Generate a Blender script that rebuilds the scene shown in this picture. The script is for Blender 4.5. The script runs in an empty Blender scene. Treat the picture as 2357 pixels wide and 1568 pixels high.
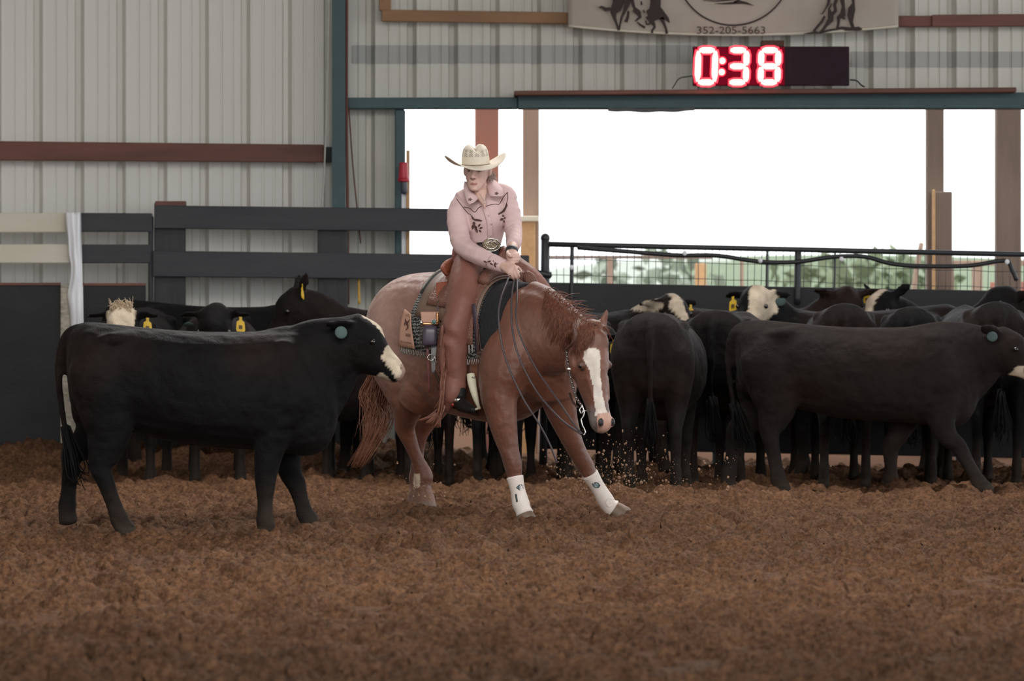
import bpy, bmesh, math, random
import numpy as np
from mathutils import Vector, Matrix
from mathutils.bvhtree import BVHTree

random.seed(7); RNG = np.random.default_rng(7)
SC = bpy.context.scene
COL = SC.collection

# ------------------------------------------------------------------ camera, sky, light, exposure
F, CX, VH, CAMH = 11000.0, 1178.5, 678.0, 1.33      # focal length in pixels, principal column, horizon row, eye height
cam_data = bpy.data.cameras.new('camera'); cam = bpy.data.objects.new('camera', cam_data); COL.objects.link(cam)
cam.location = (0, 0, CAMH); cam.rotation_euler = (math.pi / 2, 0, 0)
cam_data.sensor_width = 36.0; cam_data.lens = F / 2357.0 * 36.0
cam_data.shift_y = -(784.0 - VH) / 2357.0
cam_data.clip_start = 0.5; cam_data.clip_end = 400
cam_data.dof.use_dof = True; cam_data.dof.focus_distance = 28.2; cam_data.dof.aperture_fstop = 4.5
SC.camera = cam
world = bpy.data.worlds.new('overcast_sky'); SC.world = world; world.use_nodes = True
bg = world.node_tree.nodes['Background']
bg.inputs['Color'].default_value = (0.93, 0.965, 1.0, 1); bg.inputs['Strength'].default_value = 2.7
lamp_data = bpy.data.lights.new('added_key_light', 'AREA'); lamp_data.shape = 'RECTANGLE'; lamp_data.size = 7.0; lamp_data.size_y = 3.0; lamp_data.energy = 720; lamp_data.color = (1, .965, .92)  # unseen area lamp, added as a key light from the front
lamp = bpy.data.objects.new('added_key_light', lamp_data); COL.objects.link(lamp); lamp.location = (.3, 20.8, 6.0)
lamp.rotation_euler = Vector((0.0, .62, -.78)).to_track_quat('-Z', 'Y').to_euler()
back_data = bpy.data.lights.new('added_rim_light', 'AREA'); back_data.shape = 'RECTANGLE'; back_data.size = 8.0; back_data.size_y = 1.6; back_data.energy = 900; back_data.color = (1, .975, .95)  # unseen area lamp, added to rim the backs and bring out ground relief
back = bpy.data.objects.new('added_rim_light', back_data); COL.objects.link(back); back.location = (.6, 32.2, 6.1)
back.rotation_euler = Vector((0.0, -.62, -.78)).to_track_quat('-Z', 'Y').to_euler()
SC.view_settings.view_transform = 'Standard'; SC.view_settings.look = 'None'
SC.view_settings.exposure = 0.0; SC.view_settings.gamma = 1.0; SC.view_settings.use_curve_mapping = False

# ------------------------------------------------------------------ helpers
def W(u, v, d):
    """point of the place seen at pixel (u, v) of the photograph, d metres in front of the lens"""
    return np.array(((u - CX) * d / F, d, CAMH - (v - VH) * d / F))
def gd(v): return CAMH * F / (v - VH)
def nrm(a): a = np.asarray(a, float); return a / (np.linalg.norm(a) + 1e-12)

MATS = {}
def mat(name, color, rough=0.6, color2=None, nscale=20.0, mix=0.5, bump=0.0, bscale=None, metal=0.0, spec=0.5, attr=False,
        stretch=(1, 1, 1), bump2=None, emit=None, estr=0.0, sheen=0.0, bdist=0.01, trans=0.0):
    if name in MATS: return MATS[name]
    m = bpy.data.materials.new(name); m.use_nodes = True
    nt = m.node_tree; N = nt.nodes; L = nt.links; b = N['Principled BSDF']
    b.inputs['Roughness'].default_value = rough; b.inputs['Metallic'].default_value = metal
    b.inputs['Specular IOR Level'].default_value = spec
    if sheen: b.inputs['Sheen Weight'].default_value = sheen; b.inputs['Sheen Roughness'].default_value = 0.4
    if trans: b.inputs['Transmission Weight'].default_value = trans
    tc = N.new('ShaderNodeTexCoord'); mp = N.new('ShaderNodeMapping'); L.new(tc.outputs['Object'], mp.inputs['Vector'])
    mp.inputs['Scale'].default_value = stretch
    no = N.new('ShaderNodeTexNoise'); no.inputs['Scale'].default_value = nscale; no.inputs['Detail'].default_value = 6
    L.new(mp.outputs['Vector'], no.inputs['Vector'])
    rp = N.new('ShaderNodeMapRange'); rp.inputs['From Min'].default_value = 0.32; rp.inputs['From Max'].default_value = 0.68
    L.new(no.outputs['Fac'], rp.inputs['Value'])
    mx = N.new('ShaderNodeMix'); mx.data_type = 'RGBA'
    sc = N.new('ShaderNodeMath'); sc.operation = 'MULTIPLY'; sc.inputs[1].default_value = mix; L.new(rp.outputs[0], sc.inputs[0])
    L.new(sc.outputs[0], mx.inputs[0])
    c2 = color2 if color2 else tuple(c * 0.65 for c in color)
    if attr:
        at = N.new('ShaderNodeAttribute'); at.attribute_name = 'Col'
        mu = N.new('ShaderNodeMix'); mu.data_type = 'RGBA'; mu.blend_type = 'MULTIPLY'; mu.inputs[0].default_value = 1
        mx.inputs[6].default_value = (1, 1, 1, 1); mx.inputs[7].default_value = (.62, .6, .58, 1)
        L.new(at.outputs['Color'], mu.inputs[6]); L.new(mx.outputs[2], mu.inputs[7]); L.new(mu.outputs[2], b.inputs['Base Color'])
    else:
        mx.inputs[6].default_value = (*color, 1); mx.inputs[7].default_value = (*c2, 1)
        L.new(mx.outputs[2], b.inputs['Base Color'])
    if bump:
        n2 = N.new('ShaderNodeTexNoise'); n2.inputs['Scale'].default_value = bscale or nscale * 4; n2.inputs['Detail'].default_value = 5
        L.new(mp.outputs['Vector'], n2.inputs['Vector'])
        bp = N.new('ShaderNodeBump'); bp.inputs['Strength'].default_value = bump; bp.inputs['Distance'].default_value = bdist
        L.new(n2.outputs['Fac'], bp.inputs['Height']); L.new(bp.outputs['Normal'], b.inputs['Normal'])
        if bump2:
            n3 = N.new('ShaderNodeTexNoise'); n3.inputs['Scale'].default_value = bump2[0]; n3.inputs['Detail'].default_value = 2; L.new(mp.outputs['Vector'], n3.inputs['Vector'])
            b3 = N.new('ShaderNodeBump'); b3.inputs['Strength'].default_value = bump2[1]; b3.inputs['Distance'].default_value = bump2[2]; L.new(n3.outputs['Fac'], b3.inputs['Height']); L.new(b3.outputs['Normal'], bp.inputs['Normal'])
    if emit:
        b.inputs['Emission Color'].default_value = (*emit, 1); b.inputs['Emission Strength'].default_value = estr
    MATS[name] = m; return m

def tag(o, label=None, cat=None, group=None, kind=None):
    if label: o['label'] = label
    if cat: o['category'] = cat
    if group: o['group'] = group
    if kind: o['kind'] = kind
    return o
def empty(name, loc, label=None, cat=None, group=None, kind=None, rz=0.0):
    o = bpy.data.objects.new(name, None); COL.objects.link(o); o.location = loc; o.rotation_euler = (0, 0, rz)
    o.empty_display_size = 0.2
    return tag(o, label, cat, group, kind)
def link(name, me, m=None, parent=None, smooth=True, world_space=True, label=None, cat=None, group=None, kind=None):
    """one mesh object; vertices in world space are moved into the parent's (unrotated) space"""
    if m is not None and not me.materials: me.materials.append(m)
    if smooth and len(me.polygons): me.polygons.foreach_set('use_smooth', np.ones(len(me.polygons), bool))
    o = bpy.data.objects.new(name, me); COL.objects.link(o)
    if parent is not None:
        o.parent = parent
        if world_space:
            loc = np.zeros(3); p = parent
            while p is not None: loc += np.array(p.location); p = p.parent
            me.transform(Matrix.Translation(Vector(-loc)))
    return tag(o, label, cat, group, kind)
def base_origin(o):
    """move a top-level mesh's origin to the middle of its base"""
    me = o.data; n = len(me.vertices); co = np.empty(n * 3); me.vertices.foreach_get('co', co); co = co.reshape(-1, 3)
    c = Vector(((co[:, 0].min() + co[:, 0].max()) / 2, (co[:, 1].min() + co[:, 1].max()) / 2, co[:, 2].min()))
    me.transform(Matrix.Translation(-c)); o.location = c
    return o

def cat(P, sub):
    """Catmull-Rom through the rows of P"""
    P = np.asarray(P, float); n = len(P)
    if n < 3:
        t = np.linspace(0, 1, sub + 1)[:, None]; return P[0] * (1 - t) + P[-1] * t
    E = np.vstack([2 * P[0] - P[1], P, 2 * P[-1] - P[-2]]); out = []
    for i in range(n - 1):
        p0, p1, p2, p3 = E[i], E[i + 1], E[i + 2], E[i + 3]
        for k in range(sub):
            t = k / sub
            out.append(.5 * (2 * p1 + (p2 - p0) * t + (2 * p0 - 5 * p1 + 4 * p2 - p3) * t * t + (3 * p1 - p0 - 3 * p2 + p3) * t ** 3))
    out.append(P[-1]); return np.array(out)

class MB:
    """collects vertices and faces for one mesh"""
    def __init__(s): s.v = []; s.f = []; s.n = 0
    def add(s, v, f):
        v = np.asarray(v, float); s.v.append(v); s.f += [tuple(int(i) + s.n for i in q) for q in f]; s.n += len(v); return s
    def tube(s, pts, side, n=18, sub=4, sq=2.0, fix=None):
        """pts rows: x y z ra rb; ra along side, rb along side x tangent"""
        C, A, B, ra, rb = frame(pts, side, sub)
        if fix is not None: A = np.broadcast_to(np.asarray(fix[0], float), C.shape); B = np.broadcast_to(np.asarray(fix[1], float), C.shape)
        th = np.linspace(0, 2 * np.pi, n, endpoint=False)
        ct, st = np.cos(th), np.sin(th)
        if sq != 2.0:
            ct = np.sign(ct) * np.abs(ct) ** (2 / sq); st = np.sign(st) * np.abs(st) ** (2 / sq)
        V = C[:, None] + A[:, None] * (ra[:, None] * ct)[..., None] + B[:, None] * (rb[:, None] * st)[..., None]
        m = len(C); V = V.reshape(-1, 3); f = []
        for i in range(m - 1):
            for j in range(n):
                k = (j + 1) % n; f.append((i * n + j, i * n + k, (i + 1) * n + k, (i + 1) * n + j))
        T0 = nrm(C[0] - C[1]) * .4 * min(ra[0], rb[0]); T1 = nrm(C[-1] - C[-2]) * .4 * min(ra[-1], rb[-1])
        V = np.vstack([V, C[0] + T0, C[-1] + T1]); a, b = len(V) - 2, len(V) - 1
        for j in range(n):
            k = (j + 1) % n; f.append((a, k, j)); f.append((b, (m - 1) * n + j, (m - 1) * n + k))
        return s.add(V, f)
    def rope(s, pts, r, n=6, sub=4, r1=None):
        P = np.asarray(pts, float); R = np.linspace(r, r if r1 is None else r1, len(P))
        d = nrm(P[-1] - P[0]); side = np.cross(d, (0.31, 0.9, 0.29)); side = nrm(side)
        return s.tube(np.column_stack([P, R, R]), side, n, sub)
    def strap(s, pts, side, w, t=0.003, sub=4):
        P = np.asarray(pts, float); return s.tube(np.column_stack([P, np.full(len(P), w), np.full(len(P), t)]), side, 8, sub, 4.0)
    def ball(s, c, r, ax=None, n=14, m=9):
        ax = np.eye(3) if ax is None else np.asarray(ax); r = np.ones(3) * r; V = []; f = []
        for i in range(1, m):
            p = math.pi * i / m
            for j in range(n):
                q = 2 * math.pi * j / n; V.append((math.sin(p) * math.cos(q), math.sin(p) * math.sin(q), math.cos(p)))
        V += [(0, 0, 1), (0, 0, -1)]; a, b = len(V) - 2, len(V) - 1
        for i in range(m - 2):
            for j in range(n):
                k = (j + 1) % n; f.append((i * n + j, (i + 1) * n + j, (i + 1) * n + k, i * n + k))
        for j in range(n):
            k = (j + 1) % n; f.append((a, j, k)); f.append((b, (m - 2) * n + k, (m - 2) * n + j))
        return s.add(np.asarray(c) + (np.array(V) * r) @ ax, f)
    def hexa(s, P8):
        """box from 8 corners: 0-3 front loop, 4-7 back loop"""
        return s.add(P8, [(0, 1, 2, 3), (7, 6, 5, 4), (0, 4, 5, 1), (1, 5, 6, 2), (2, 6, 7, 3), (3, 7, 4, 0)])
    def box(s, lo, hi):
        x0, y0, z0 = lo; x1, y1, z1 = hi
        return s.hexa([(x0, y0, z0), (x1, y0, z0), (x1, y0, z1), (x0, y0, z1), (x0, y1, z0), (x1, y1, z0), (x1, y1, z1), (x0, y1, z1)])
    def ribbon(s, pts, d, t=0.003):
        """flat stroke in the plane y = d; rows u v width in pixels"""
        P = np.asarray(pts, float); n = len(P); T = np.gradient(P[:, :2], axis=0); T /= np.linalg.norm(T, axis=1)[:, None] + 1e-9
        Nn = np.column_stack([-T[:, 1], T[:, 0]]); a = P[:, :2] + Nn * P[:, 2:3] / 2; b = P[:, :2] - Nn * P[:, 2:3] / 2
        V = [W(*q, d) for q in a] + [W(*q, d) for q in b] + [W(*q, d) + (0, t, 0) for q in a] + [W(*q, d) + (0, t, 0) for q in b]
        f = []
        for i in range(n - 1):
            f += [(i, i + 1, n + i + 1, n + i), (2 * n + i, 3 * n + i, 3 * n + i + 1, 2 * n + i + 1), (i, 2 * n + i, 2 * n + i + 1, i + 1), (n + i, n + i + 1, 3 * n + i + 1, 3 * n + i)]
        f += [(0, n, 3 * n, 2 * n), (n - 1, 3 * n - 1, 4 * n - 1, 2 * n - 1)]
        return s.add(V, f)
    def grid(s, G):
        G = np.asarray(G); a, b = G.shape[:2]; return s.add(G.reshape(-1, 3), [(i * b + j, i * b + j + 1, (i + 1) * b + j + 1, (i + 1) * b + j) for i in range(a - 1) for j in range(b - 1)])
    def mesh(s, name='mesh'):
        me = bpy.data.meshes.new(name); me.from_pydata(np.vstack(s.v).tolist(), [], s.f); me.update(); return me
    def build(s, name, m, parent=None, smooth=True, bevel=0.0, solid=0.0, **k):
        me = s.mesh(name)
        if bevel or solid or not smooth:
            bm = bmesh.new(); bm.from_mesh(me); bmesh.ops.recalc_face_normals(bm, faces=bm.faces)
            if solid: bmesh.ops.solidify(bm, geom=bm.faces[:], thickness=solid)
            if bevel: bmesh.ops.bevel(bm, geom=bm.edges[:], offset=bevel, segments=1, affect='EDGES', clamp_overlap=True)
            bm.to_mesh(me); bm.free()
        return link(name, me, m, parent, smooth, **k)

def frame(pts, side, sub):
    P = cat(pts, sub); C = P[:, :3]; T = np.gradient(C, axis=0); T /= np.linalg.norm(T, axis=1)[:, None] + 1e-9
    S = np.asarray(side, float); S = np.broadcast_to(S, C.shape)
    A = S - T * (S * T).sum(1)[:, None]; A = A / (np.linalg.norm(A, axis=1)[:, None] + 1e-9); B = np.cross(A, T)
    return C, A, B, np.maximum(P[:, 3], 1e-4), np.maximum(P[:, 4], 1e-4)

def fuse(mb, voxel, smooth=6, col=None, disp=None):
    """one continuous surface from overlapping volumes (voxel remesh + smoothing); col(coords) -> rgb per vertex"""
    me = mb.mesh('fuse'); o = bpy.data.objects.new('fuse', me); COL.objects.link(o)
    r = o.modifiers.new('r', 'REMESH'); r.mode = 'VOXEL'; r.voxel_size = voxel
    if smooth:
        q = o.modifiers.new('s', 'SMOOTH'); q.factor = 0.5; q.iterations = smooth
    dg = bpy.context.evaluated_depsgraph_get(); out = bpy.data.meshes.new_from_object(o.evaluated_get(dg))
    bpy.data.objects.remove(o); bpy.data.meshes.remove(me)
    n = len(out.vertices); co = np.empty(n * 3); out.vertices.foreach_get('co', co); co = co.reshape(-1, 3)
    if disp is not None:
        co = disp(co); out.vertices.foreach_set('co', co.ravel())
    if col is not None:
        c = np.ones((n, 4)); c[:, :3] = col(co); a = out.color_attributes.new('Col', 'FLOAT_COLOR', 'POINT'); a.data.foreach_set('color', c.ravel())
    out.update(); return out

def px(co):
    """photograph pixel of world points"""
    return CX + co[:, 0] / co[:, 1] * F, VH + (CAMH - co[:, 2]) / co[:, 1] * F

def vnoise(x, y, seed):
    r = np.random.default_rng(seed).random((256, 256)); xi = np.floor(x).astype(int); yi = np.floor(y).astype(int)
    fx = x - xi; fy = y - yi; fx = fx * fx * (3 - 2 * fx); fy = fy * fy * (3 - 2 * fy)
    a = r[xi & 255, yi & 255]; b = r[(xi + 1) & 255, yi & 255]; c = r[xi & 255, (yi + 1) & 255]; d = r[(xi + 1) & 255, (yi + 1) & 255]
    return (a * (1 - fx) + b * fx) * (1 - fy) + (c * (1 - fx) + d * fx) * fy

def text_mesh(body, size, mx=None):
    cu = bpy.data.curves.new('t', 'FONT'); cu.body = body; cu.size = size; cu.align_x = 'CENTER'; cu.align_y = 'CENTER'; cu.extrude = size * .012
    cu.resolution_u = 3
    o = bpy.data.objects.new('t', cu); COL.objects.link(o); dg = bpy.context.evaluated_depsgraph_get()
    me = bpy.data.meshes.new_from_object(o.evaluated_get(dg)); bpy.data.objects.remove(o); bpy.data.curves.remove(cu)
    if mx is not None: me.transform(mx)
    return me
# ------------------------------------------------------------------ materials of the place
M_dirt = mat('arena_dirt', (.155, .081, .044), .95, (.087, .044, .0245), 3.0, .8, .9, 55, spec=.1, bdist=.010)
M_sheet = mat('painted_steel_sheet', (.80, .785, .735), .5, (.69, .675, .62), 1.2, .5, stretch=(1, 1, .25))
M_sheet2 = mat('dull_steel_sheet', (.68, .665, .60), .6, (.57, .555, .50), 2.0, .6, stretch=(1, 1, .3))
M_shade = mat('grey_shade_strip', (.44, .44, .42), .6, (.37, .37, .35), 2.0, .6)
M_teal = mat('teal_steel_paint', (.042, .090, .10), .55, (.03, .062, .068), 6, .6, .2, 30)
M_redwood = mat('red_brown_plank', (.21, .085, .062), .7, (.10, .045, .035), 9, .8, .3, 60, stretch=(.15, 1, 1))
M_postd = mat('dark_pine_post', (.22, .155, .12), .8, (.15, .105, .08), 9, .7, .3, 60, stretch=(1, 1, .15))
M_pine = mat('weathered_pine', (.36, .20, .105), .75, (.22, .12, .065), 9, .7, .3, 60, stretch=(.15, 1, 1))
M_post = mat('treated_pine_post', (.40, .275, .205), .8, (.27, .18, .13), 9, .7, .3, 60, stretch=(1, 1, .15))
M_rustpost = mat('rust_red_post', (.47, .15, .095), .7, (.30, .165, .135), 6, .9, stretch=(1, 1, .2))
M_blackwood = mat('black_painted_board', (.036, .038, .044), .7, (.058, .059, .063), 14, .6, .4, 90, stretch=(.12, 1, 1))
M_blackwood_v = mat('black_painted_post', (.028, .029, .033), .7, (.05, .05, .053), 14, .6, .4, 90, stretch=(1, 1, .12))
M_panel = mat('black_stall_panel', (.014, .014, .0155), .7, (.028, .028, .029), 5, .6, .3, 40, stretch=(.5, 1, 1))
M_whitewood = mat('cream_painted_board', (.72, .66, .555), .7, (.60, .56, .43), 5, .6, .2, 60, stretch=(.3, 1, 1))
M_whitepost = mat('peeling_white_post', (.60, .54, .44), .75, (.09, .075, .06), 16, .55, .3, 50, stretch=(1, 1, 3))
M_tape = mat('white_plastic_film', (.90, .90, .93), .35, (.80, .81, .84), 6, .5)
M_pipe = mat('black_pipe_paint', (.022, .024, .028), .45)
M_wire = mat('galvanised_wire', (.09, .09, .095), .5, metal=.3)
M_hose = mat('black_hose_rubber', (.018, .018, .02), .5)
M_clip = mat('white_plastic_clip', (.85, .85, .88), .4)
M_sand = mat('pale_yard_sand', (.12, .068, .045), .95, (.10, .056, .037), 2, .6, .5, 30, spec=0.0)
M_grass = mat('pasture_grass', (.115, .155, .085), .95, (.15, .185, .10), 1.3, .8, .8, 12, bdist=.05)
M_pale = mat('pale_dry_field', (.33, .345, .29), .95, (.28, .30, .25), .8, .7, .5, 8)
M_roof = mat('roof_steel', (.30, .30, .29), .6)
M_banner = mat('cream_banner_cloth', (.50, .44, .375), .8, (.41, .345, .29), 2.2, .9, .15, 12)
M_print = mat('dark_brown_print', (.045, .030, .026), .8)
M_printm = mat('brown_print', (.10, .065, .048), .8)
M_case = mat('black_display_case', (.030, .012, .020), .6, spec=.15)
M_led = mat('lit_led', (1, .9, .7), .4, emit=(1.0, .30, .16), estr=9.0)
M_ledhalo = mat('red_led_halo', (1, .05, .05), .4, emit=(1.0, .012, .035), estr=4.0)  # halo around the lit strokes, modelled as glowing rims
M_cup = mat('red_plastic', (.55, .025, .05), .4)
M_blue = mat('dark_blue_plastic', (.05, .06, .085), .4)
M_stake = mat('raw_wood_stake', (.60, .36, .17), .7)
M_rust = mat('rusty_conduit', (.13, .045, .03), .7)
M_cord = mat('pale_cord', (.45, .44, .40), .7)
M_yellow = mat('yellow_strap', (.62, .36, .04), .5)

D_F, D_W = 36.7, 37.3        # fence line, back wall

def dirt_material():
    nt = M_dirt.node_tree; N = nt.nodes; L = nt.links; b = N['Principled BSDF']; src = b.inputs['Base Color'].links[0].from_socket
    tc = N.new('ShaderNodeTexCoord'); g = N.new('ShaderNodeTexNoise'); g.inputs['Scale'].default_value = 42; g.inputs['Detail'].default_value = 9; g.inputs['Roughness'].default_value = .72
    mp = N.new('ShaderNodeMapping'); mp.inputs['Scale'].default_value = (1, .35, 1.2); L.new(tc.outputs['Object'], mp.inputs['Vector']); L.new(mp.outputs['Vector'], g.inputs['Vector'])
    r = N.new('ShaderNodeValToRGB'); r.color_ramp.elements[0].position = .36; r.color_ramp.elements[0].color = (.36, .33, .32, 1); r.color_ramp.elements[1].position = .66; r.color_ramp.elements[1].color = (1.32, 1.30, 1.26, 1); L.new(g.outputs['Fac'], r.inputs[0])
    m = N.new('ShaderNodeMix'); m.data_type = 'RGBA'; m.blend_type = 'MULTIPLY'; m.inputs[0].default_value = 1; L.new(src, m.inputs[6]); L.new(r.outputs[0], m.inputs[7]); L.new(m.outputs[2], b.inputs['Base Color'])
dirt_material()
def board(name, q, d, th, m, parent=None, bev=.006, **k):
    """plank whose face shows corners q = (u0,top0,bot0,u1,top1,bot1) at depth d"""
    u0, t0, b0, u1, t1, b1 = q; P = [W(u0, b0, d), W(u1, b1, d), W(u1, t1, d), W(u0, t0, d)]
    return MB().hexa(P + [p + (0, th, 0) for p in P]).build(name, m, parent, smooth=False, bevel=bev, **k)
def post(name, u0, u1, top, d, th, m, parent=None, zb=-.05, bev=.008, **k):
    a = W(u0, top, d); b = W(u1, top, d)
    return MB().box((a[0], d, zb), (b[0], d + th, a[2])).build(name, m, parent, smooth=False, bevel=bev, **k)

# ---- the arena floor: loose dirt with clods and hoof pits
PITS = [(RNG.uniform(-4, 4), RNG.uniform(15.5, 33), RNG.uniform(.06, .13), RNG.uniform(.02, .05)) for _ in range(330)]
def dirt_h(x, y):
    h = np.zeros_like(x)
    for lam, amp, seed in ((1.3, .045, 1), (.5, .060, 2), (.27, .075, 3), (.13, .060, 4), (.065, .042, 5), (.034, .024, 6)):
        n = vnoise(x / lam + 17.3 + .35 * np.sin(y / lam * .7), y / (lam * 1.05) + 5.1, seed); h += amp * ((n - .5) if lam > .3 or lam < .04 else (np.abs(2 * n - 1) - .45))
    berm = np.clip((y - 35.0) / 1.6, 0, 1); berm = berm * berm * (3 - 2 * berm) * np.clip((.2 - x) / .9, 0, 1)
    h += .19 * berm * (1 + .5 * (vnoise(x / .3, y / .3, 8) - .5))
    h += .035 * np.exp(-(((x + .52) / .22) ** 2 + ((y - 28.75) / .30) ** 2))
    return h + .004
def make_floor():
    ys = np.concatenate([np.arange(14.6, 31.5, .0235), np.arange(31.5, 37.4, .035)]); nc = 820
    t = np.linspace(-1, 1, nc); Y = np.repeat(ys[:, None], nc, 1); X = t[None, :] * (ys[:, None] * .1071 * 1.32 + .25)
    X = X + .004 * RNG.standard_normal(X.shape); Z = dirt_h(X, Y) + .0040 * np.minimum(np.abs(RNG.standard_normal(X.shape)), 1.8)
    for px_, py, r, dp in PITS:
        i0, i1 = np.searchsorted(ys, (py - 3 * r, py + 3 * r))
        if i1 <= i0: continue
        q = ((X[i0:i1] - px_) ** 2 + ((Y[i0:i1] - py) * .9) ** 2) / r ** 2
        Z[i0:i1] -= dp * np.exp(-q ** 1.5); Z[i0:i1] += dp * .45 * np.exp(-((np.sqrt(q) - 1.35) / .3) ** 2)
    ed = np.clip((1 - np.abs(t)) / .10, 0, 1)[None, :]; ed = ed * ed * (3 - 2 * ed); Z = Z * ed - .03 * (1 - ed)
    V = np.stack([X, Y, Z], -1).reshape(-1, 3); n = len(ys)
    idx = np.arange(n * nc).reshape(n, nc); Q = np.stack([idx[:-1, :-1], idx[:-1, 1:], idx[1:, 1:], idx[1:, :-1]], -1).reshape(-1, 4)
    b = len(V); V = np.vstack([V, [(-16, -12, -.028), (16, -12, -.028), (16, 37.5, -.028), (-16, 37.5, -.028)]])
    Q = np.vstack([Q, [(b, b + 1, b + 2, b + 3)]]).astype(np.int32)
    me = bpy.data.meshes.new('floor'); me.vertices.add(len(V)); me.vertices.foreach_set('co', V.ravel())
    me.loops.add(Q.size); me.loops.foreach_set('vertex_index', Q.ravel()); me.polygons.add(len(Q))
    me.polygons.foreach_set('loop_start', np.arange(0, Q.size, 4)); me.polygons.foreach_set('loop_total', np.full(len(Q), 4)); me.update(calc_edges=True)
    link('floor', me, M_dirt, kind='structure')
make_floor()

# ---- back wall of ribbed steel sheets
P_U = 95.6                                                  # rib pitch in photograph pixels at the wall
PITCH = P_U * D_W / F
def profile(x0, x1, soft):
    """x, y-offset of the ribbed sheet between x0 and x1 (metres); a rib every PITCH"""
    pts = []; base = W(77, 0, D_W)[0]; k0 = math.floor((x0 - base) / PITCH) - 1; k1 = math.ceil((x1 - base) / PITCH) + 1
    dm = .065; dn = .010
    for k in range(k0, k1 + 1):
        b = base + k * PITCH
        for fx, fy in ((-.01, 0), (.012, dm), (.12, dm), (.225, -.006), (.265, -.006), (.275, 0), (.49, 0), (.505, dn), (.545, dn), (.56, 0), (.755, 0), (.77, dn), (.81, dn), (.825, 0)):
            pts.append((b + fx * PITCH, fy))
    pts = [p for p in pts if x0 < p[0] < x1]
    return [(x0, 0)] + pts + [(x1, 0)]
def sheet(name, x0, x1, z0, z1, m, parent, dy=0.0, holes=(), tops=None):
    pr = profile(x0, x1, 0); zs = [z0, z1]
    for (hx, hz) in holes: zs += [hz - .008, hz + .008]
    zs = sorted(zs); mb = MB(); V = []; f = []; n = len(pr)
    for z in zs: V += [(x, D_W + y + dy, z) for x, y in pr]
    for i in range(len(zs) - 1):
        for j in range(n - 1):
            if any(pr[j][0] <= hx <= pr[j + 1][0] and abs((zs[i] + zs[i + 1]) / 2 - hz) < .002 for hx, hz in holes): continue
            f.append((i * n + j, i * n + j + 1, (i + 1) * n + j + 1, (i + 1) * n + j))
    return mb.add(V, f).build(name, m, parent, smooth=False)
wallb = empty('wall_back', (0, D_W, 0), kind='structure')
xl = W(-300, 0, D_W)[0]; xcol = W(778, 0, D_W)[0]; xo = W(915, 0, D_W)[0]; xr = W(3900, 0, D_W)[0]
x = W(77 - 3 * P_U * 8 + .35 * P_U, 0, D_W)[0]
while x < xcol:
    x2 = min(x + 3 * PITCH, xcol); sheet('metal_sheet', x - .012, x2, -.1, 6.3, M_sheet, wallb, .0025 * (len(wallb.children) % 2)); x = x2
zh = W(0, 232, D_W)[2]; x = xcol
while x < xr:
    x2 = min(W(77 + .35 * P_U + 3 * P_U * (math.floor(((x - W(77, 0, D_W)[0]) / PITCH - .35) / 3 + 1e-6) + 1), 0, D_W)[0], xr); sheet('metal_sheet', x - .012, x2, zh, 6.3, M_sheet2, wallb, .003 + .0025 * (len(wallb.children) % 2)); x = x2
sheet('metal_sheet', xcol, xo, -.1, zh, M_sheet2, wallb, .003)
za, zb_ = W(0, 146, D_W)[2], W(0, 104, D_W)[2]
sheet('shade_strip', W(812, 0, D_W)[0], W(1600, 0, D_W)[0], za, zb_, M_shade, wallb, -.006)  # darker strips standing in for the band of shade across the wall
sheet('shade_strip', W(1960, 0, D_W)[0], W(2600, 0, D_W)[0], za - .03, zb_ - .05, M_shade, wallb, -.006)
# steel column, header over the opening and its jamb
colm = empty('trim_1', (W(784, 0, 36.95)[0], 36.95, 0), kind='structure')
a, b = W(764, 0, 36.95)[0], W(795, 0, 36.95)[0]
MB().box((a, 36.95, -.1), (b, 36.965, 6.3)).build('column_flange', M_teal, colm, smooth=False)
MB().box(((a + b) / 2 - .008, 36.965, -.1), ((a + b) / 2 + .008, 37.28, 6.3)).build('column_web', M_teal, colm, smooth=False)
MB().rope([W(799, -300, 36.97), W(798, 250, 36.97), W(800, 480, 36.97), W(801, 700, 36.97)], .012).build('conduit', M_rust, colm)
MB().rope([W(803, 250, 37.0), W(812, 380, 37.0), W(822, 480, 37.0), W(830, 560, 37.0)], .006).build('cable', M_rust, colm)
hd = empty('trim_2', (0, 37.05, 0), kind='structure')
board('header_beam', (800, 225, 250, 1192, 224, 250), 37.05, .2, M_teal, hd)
board('header_beam', (1192, 212, 250, 3900, 214, 250), 37.0, .25, M_teal, hd)
jb = empty('trim_3', (W(922, 0, 37.1)[0], 37.1, 0), kind='structure')
post('jamb', 909, 932, 252, 37.1, .18, M_teal, jb)
rail_w = empty('trim_4', (W(370, 0, 37.1)[0], 37.1, W(0, 350, 37.1)[2]), kind='structure')
board('girt', (-900, 315, 363, 745, 333, 374), 37.08, .04, M_redwood, rail_w)
board('girt', (745, 338, 374, 765, 338, 374), 37.2, .04, M_blackwood, rail_w)
rail_u = empty('trim_5', (W(1600, 0, 37.1)[0], 37.1, W(0, 40, 37.1)[2]), kind='structure')
board('girt', (878, 22, 49, 1500, 31, 57), 37.12, .05, M_pine, rail_u)
board('girt', (872, -300, 22, 900, -300, 49), 37.16, .04, M_pine, rail_u)
board('girt', (1900, 36, 62, 2145, 36, 62), 37.12, .05, M_redwood, rail_u)
board('girt', (2145, 34, 62, 3900, 20, 48), 37.10, .05, M_redwood, rail_u)
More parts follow.
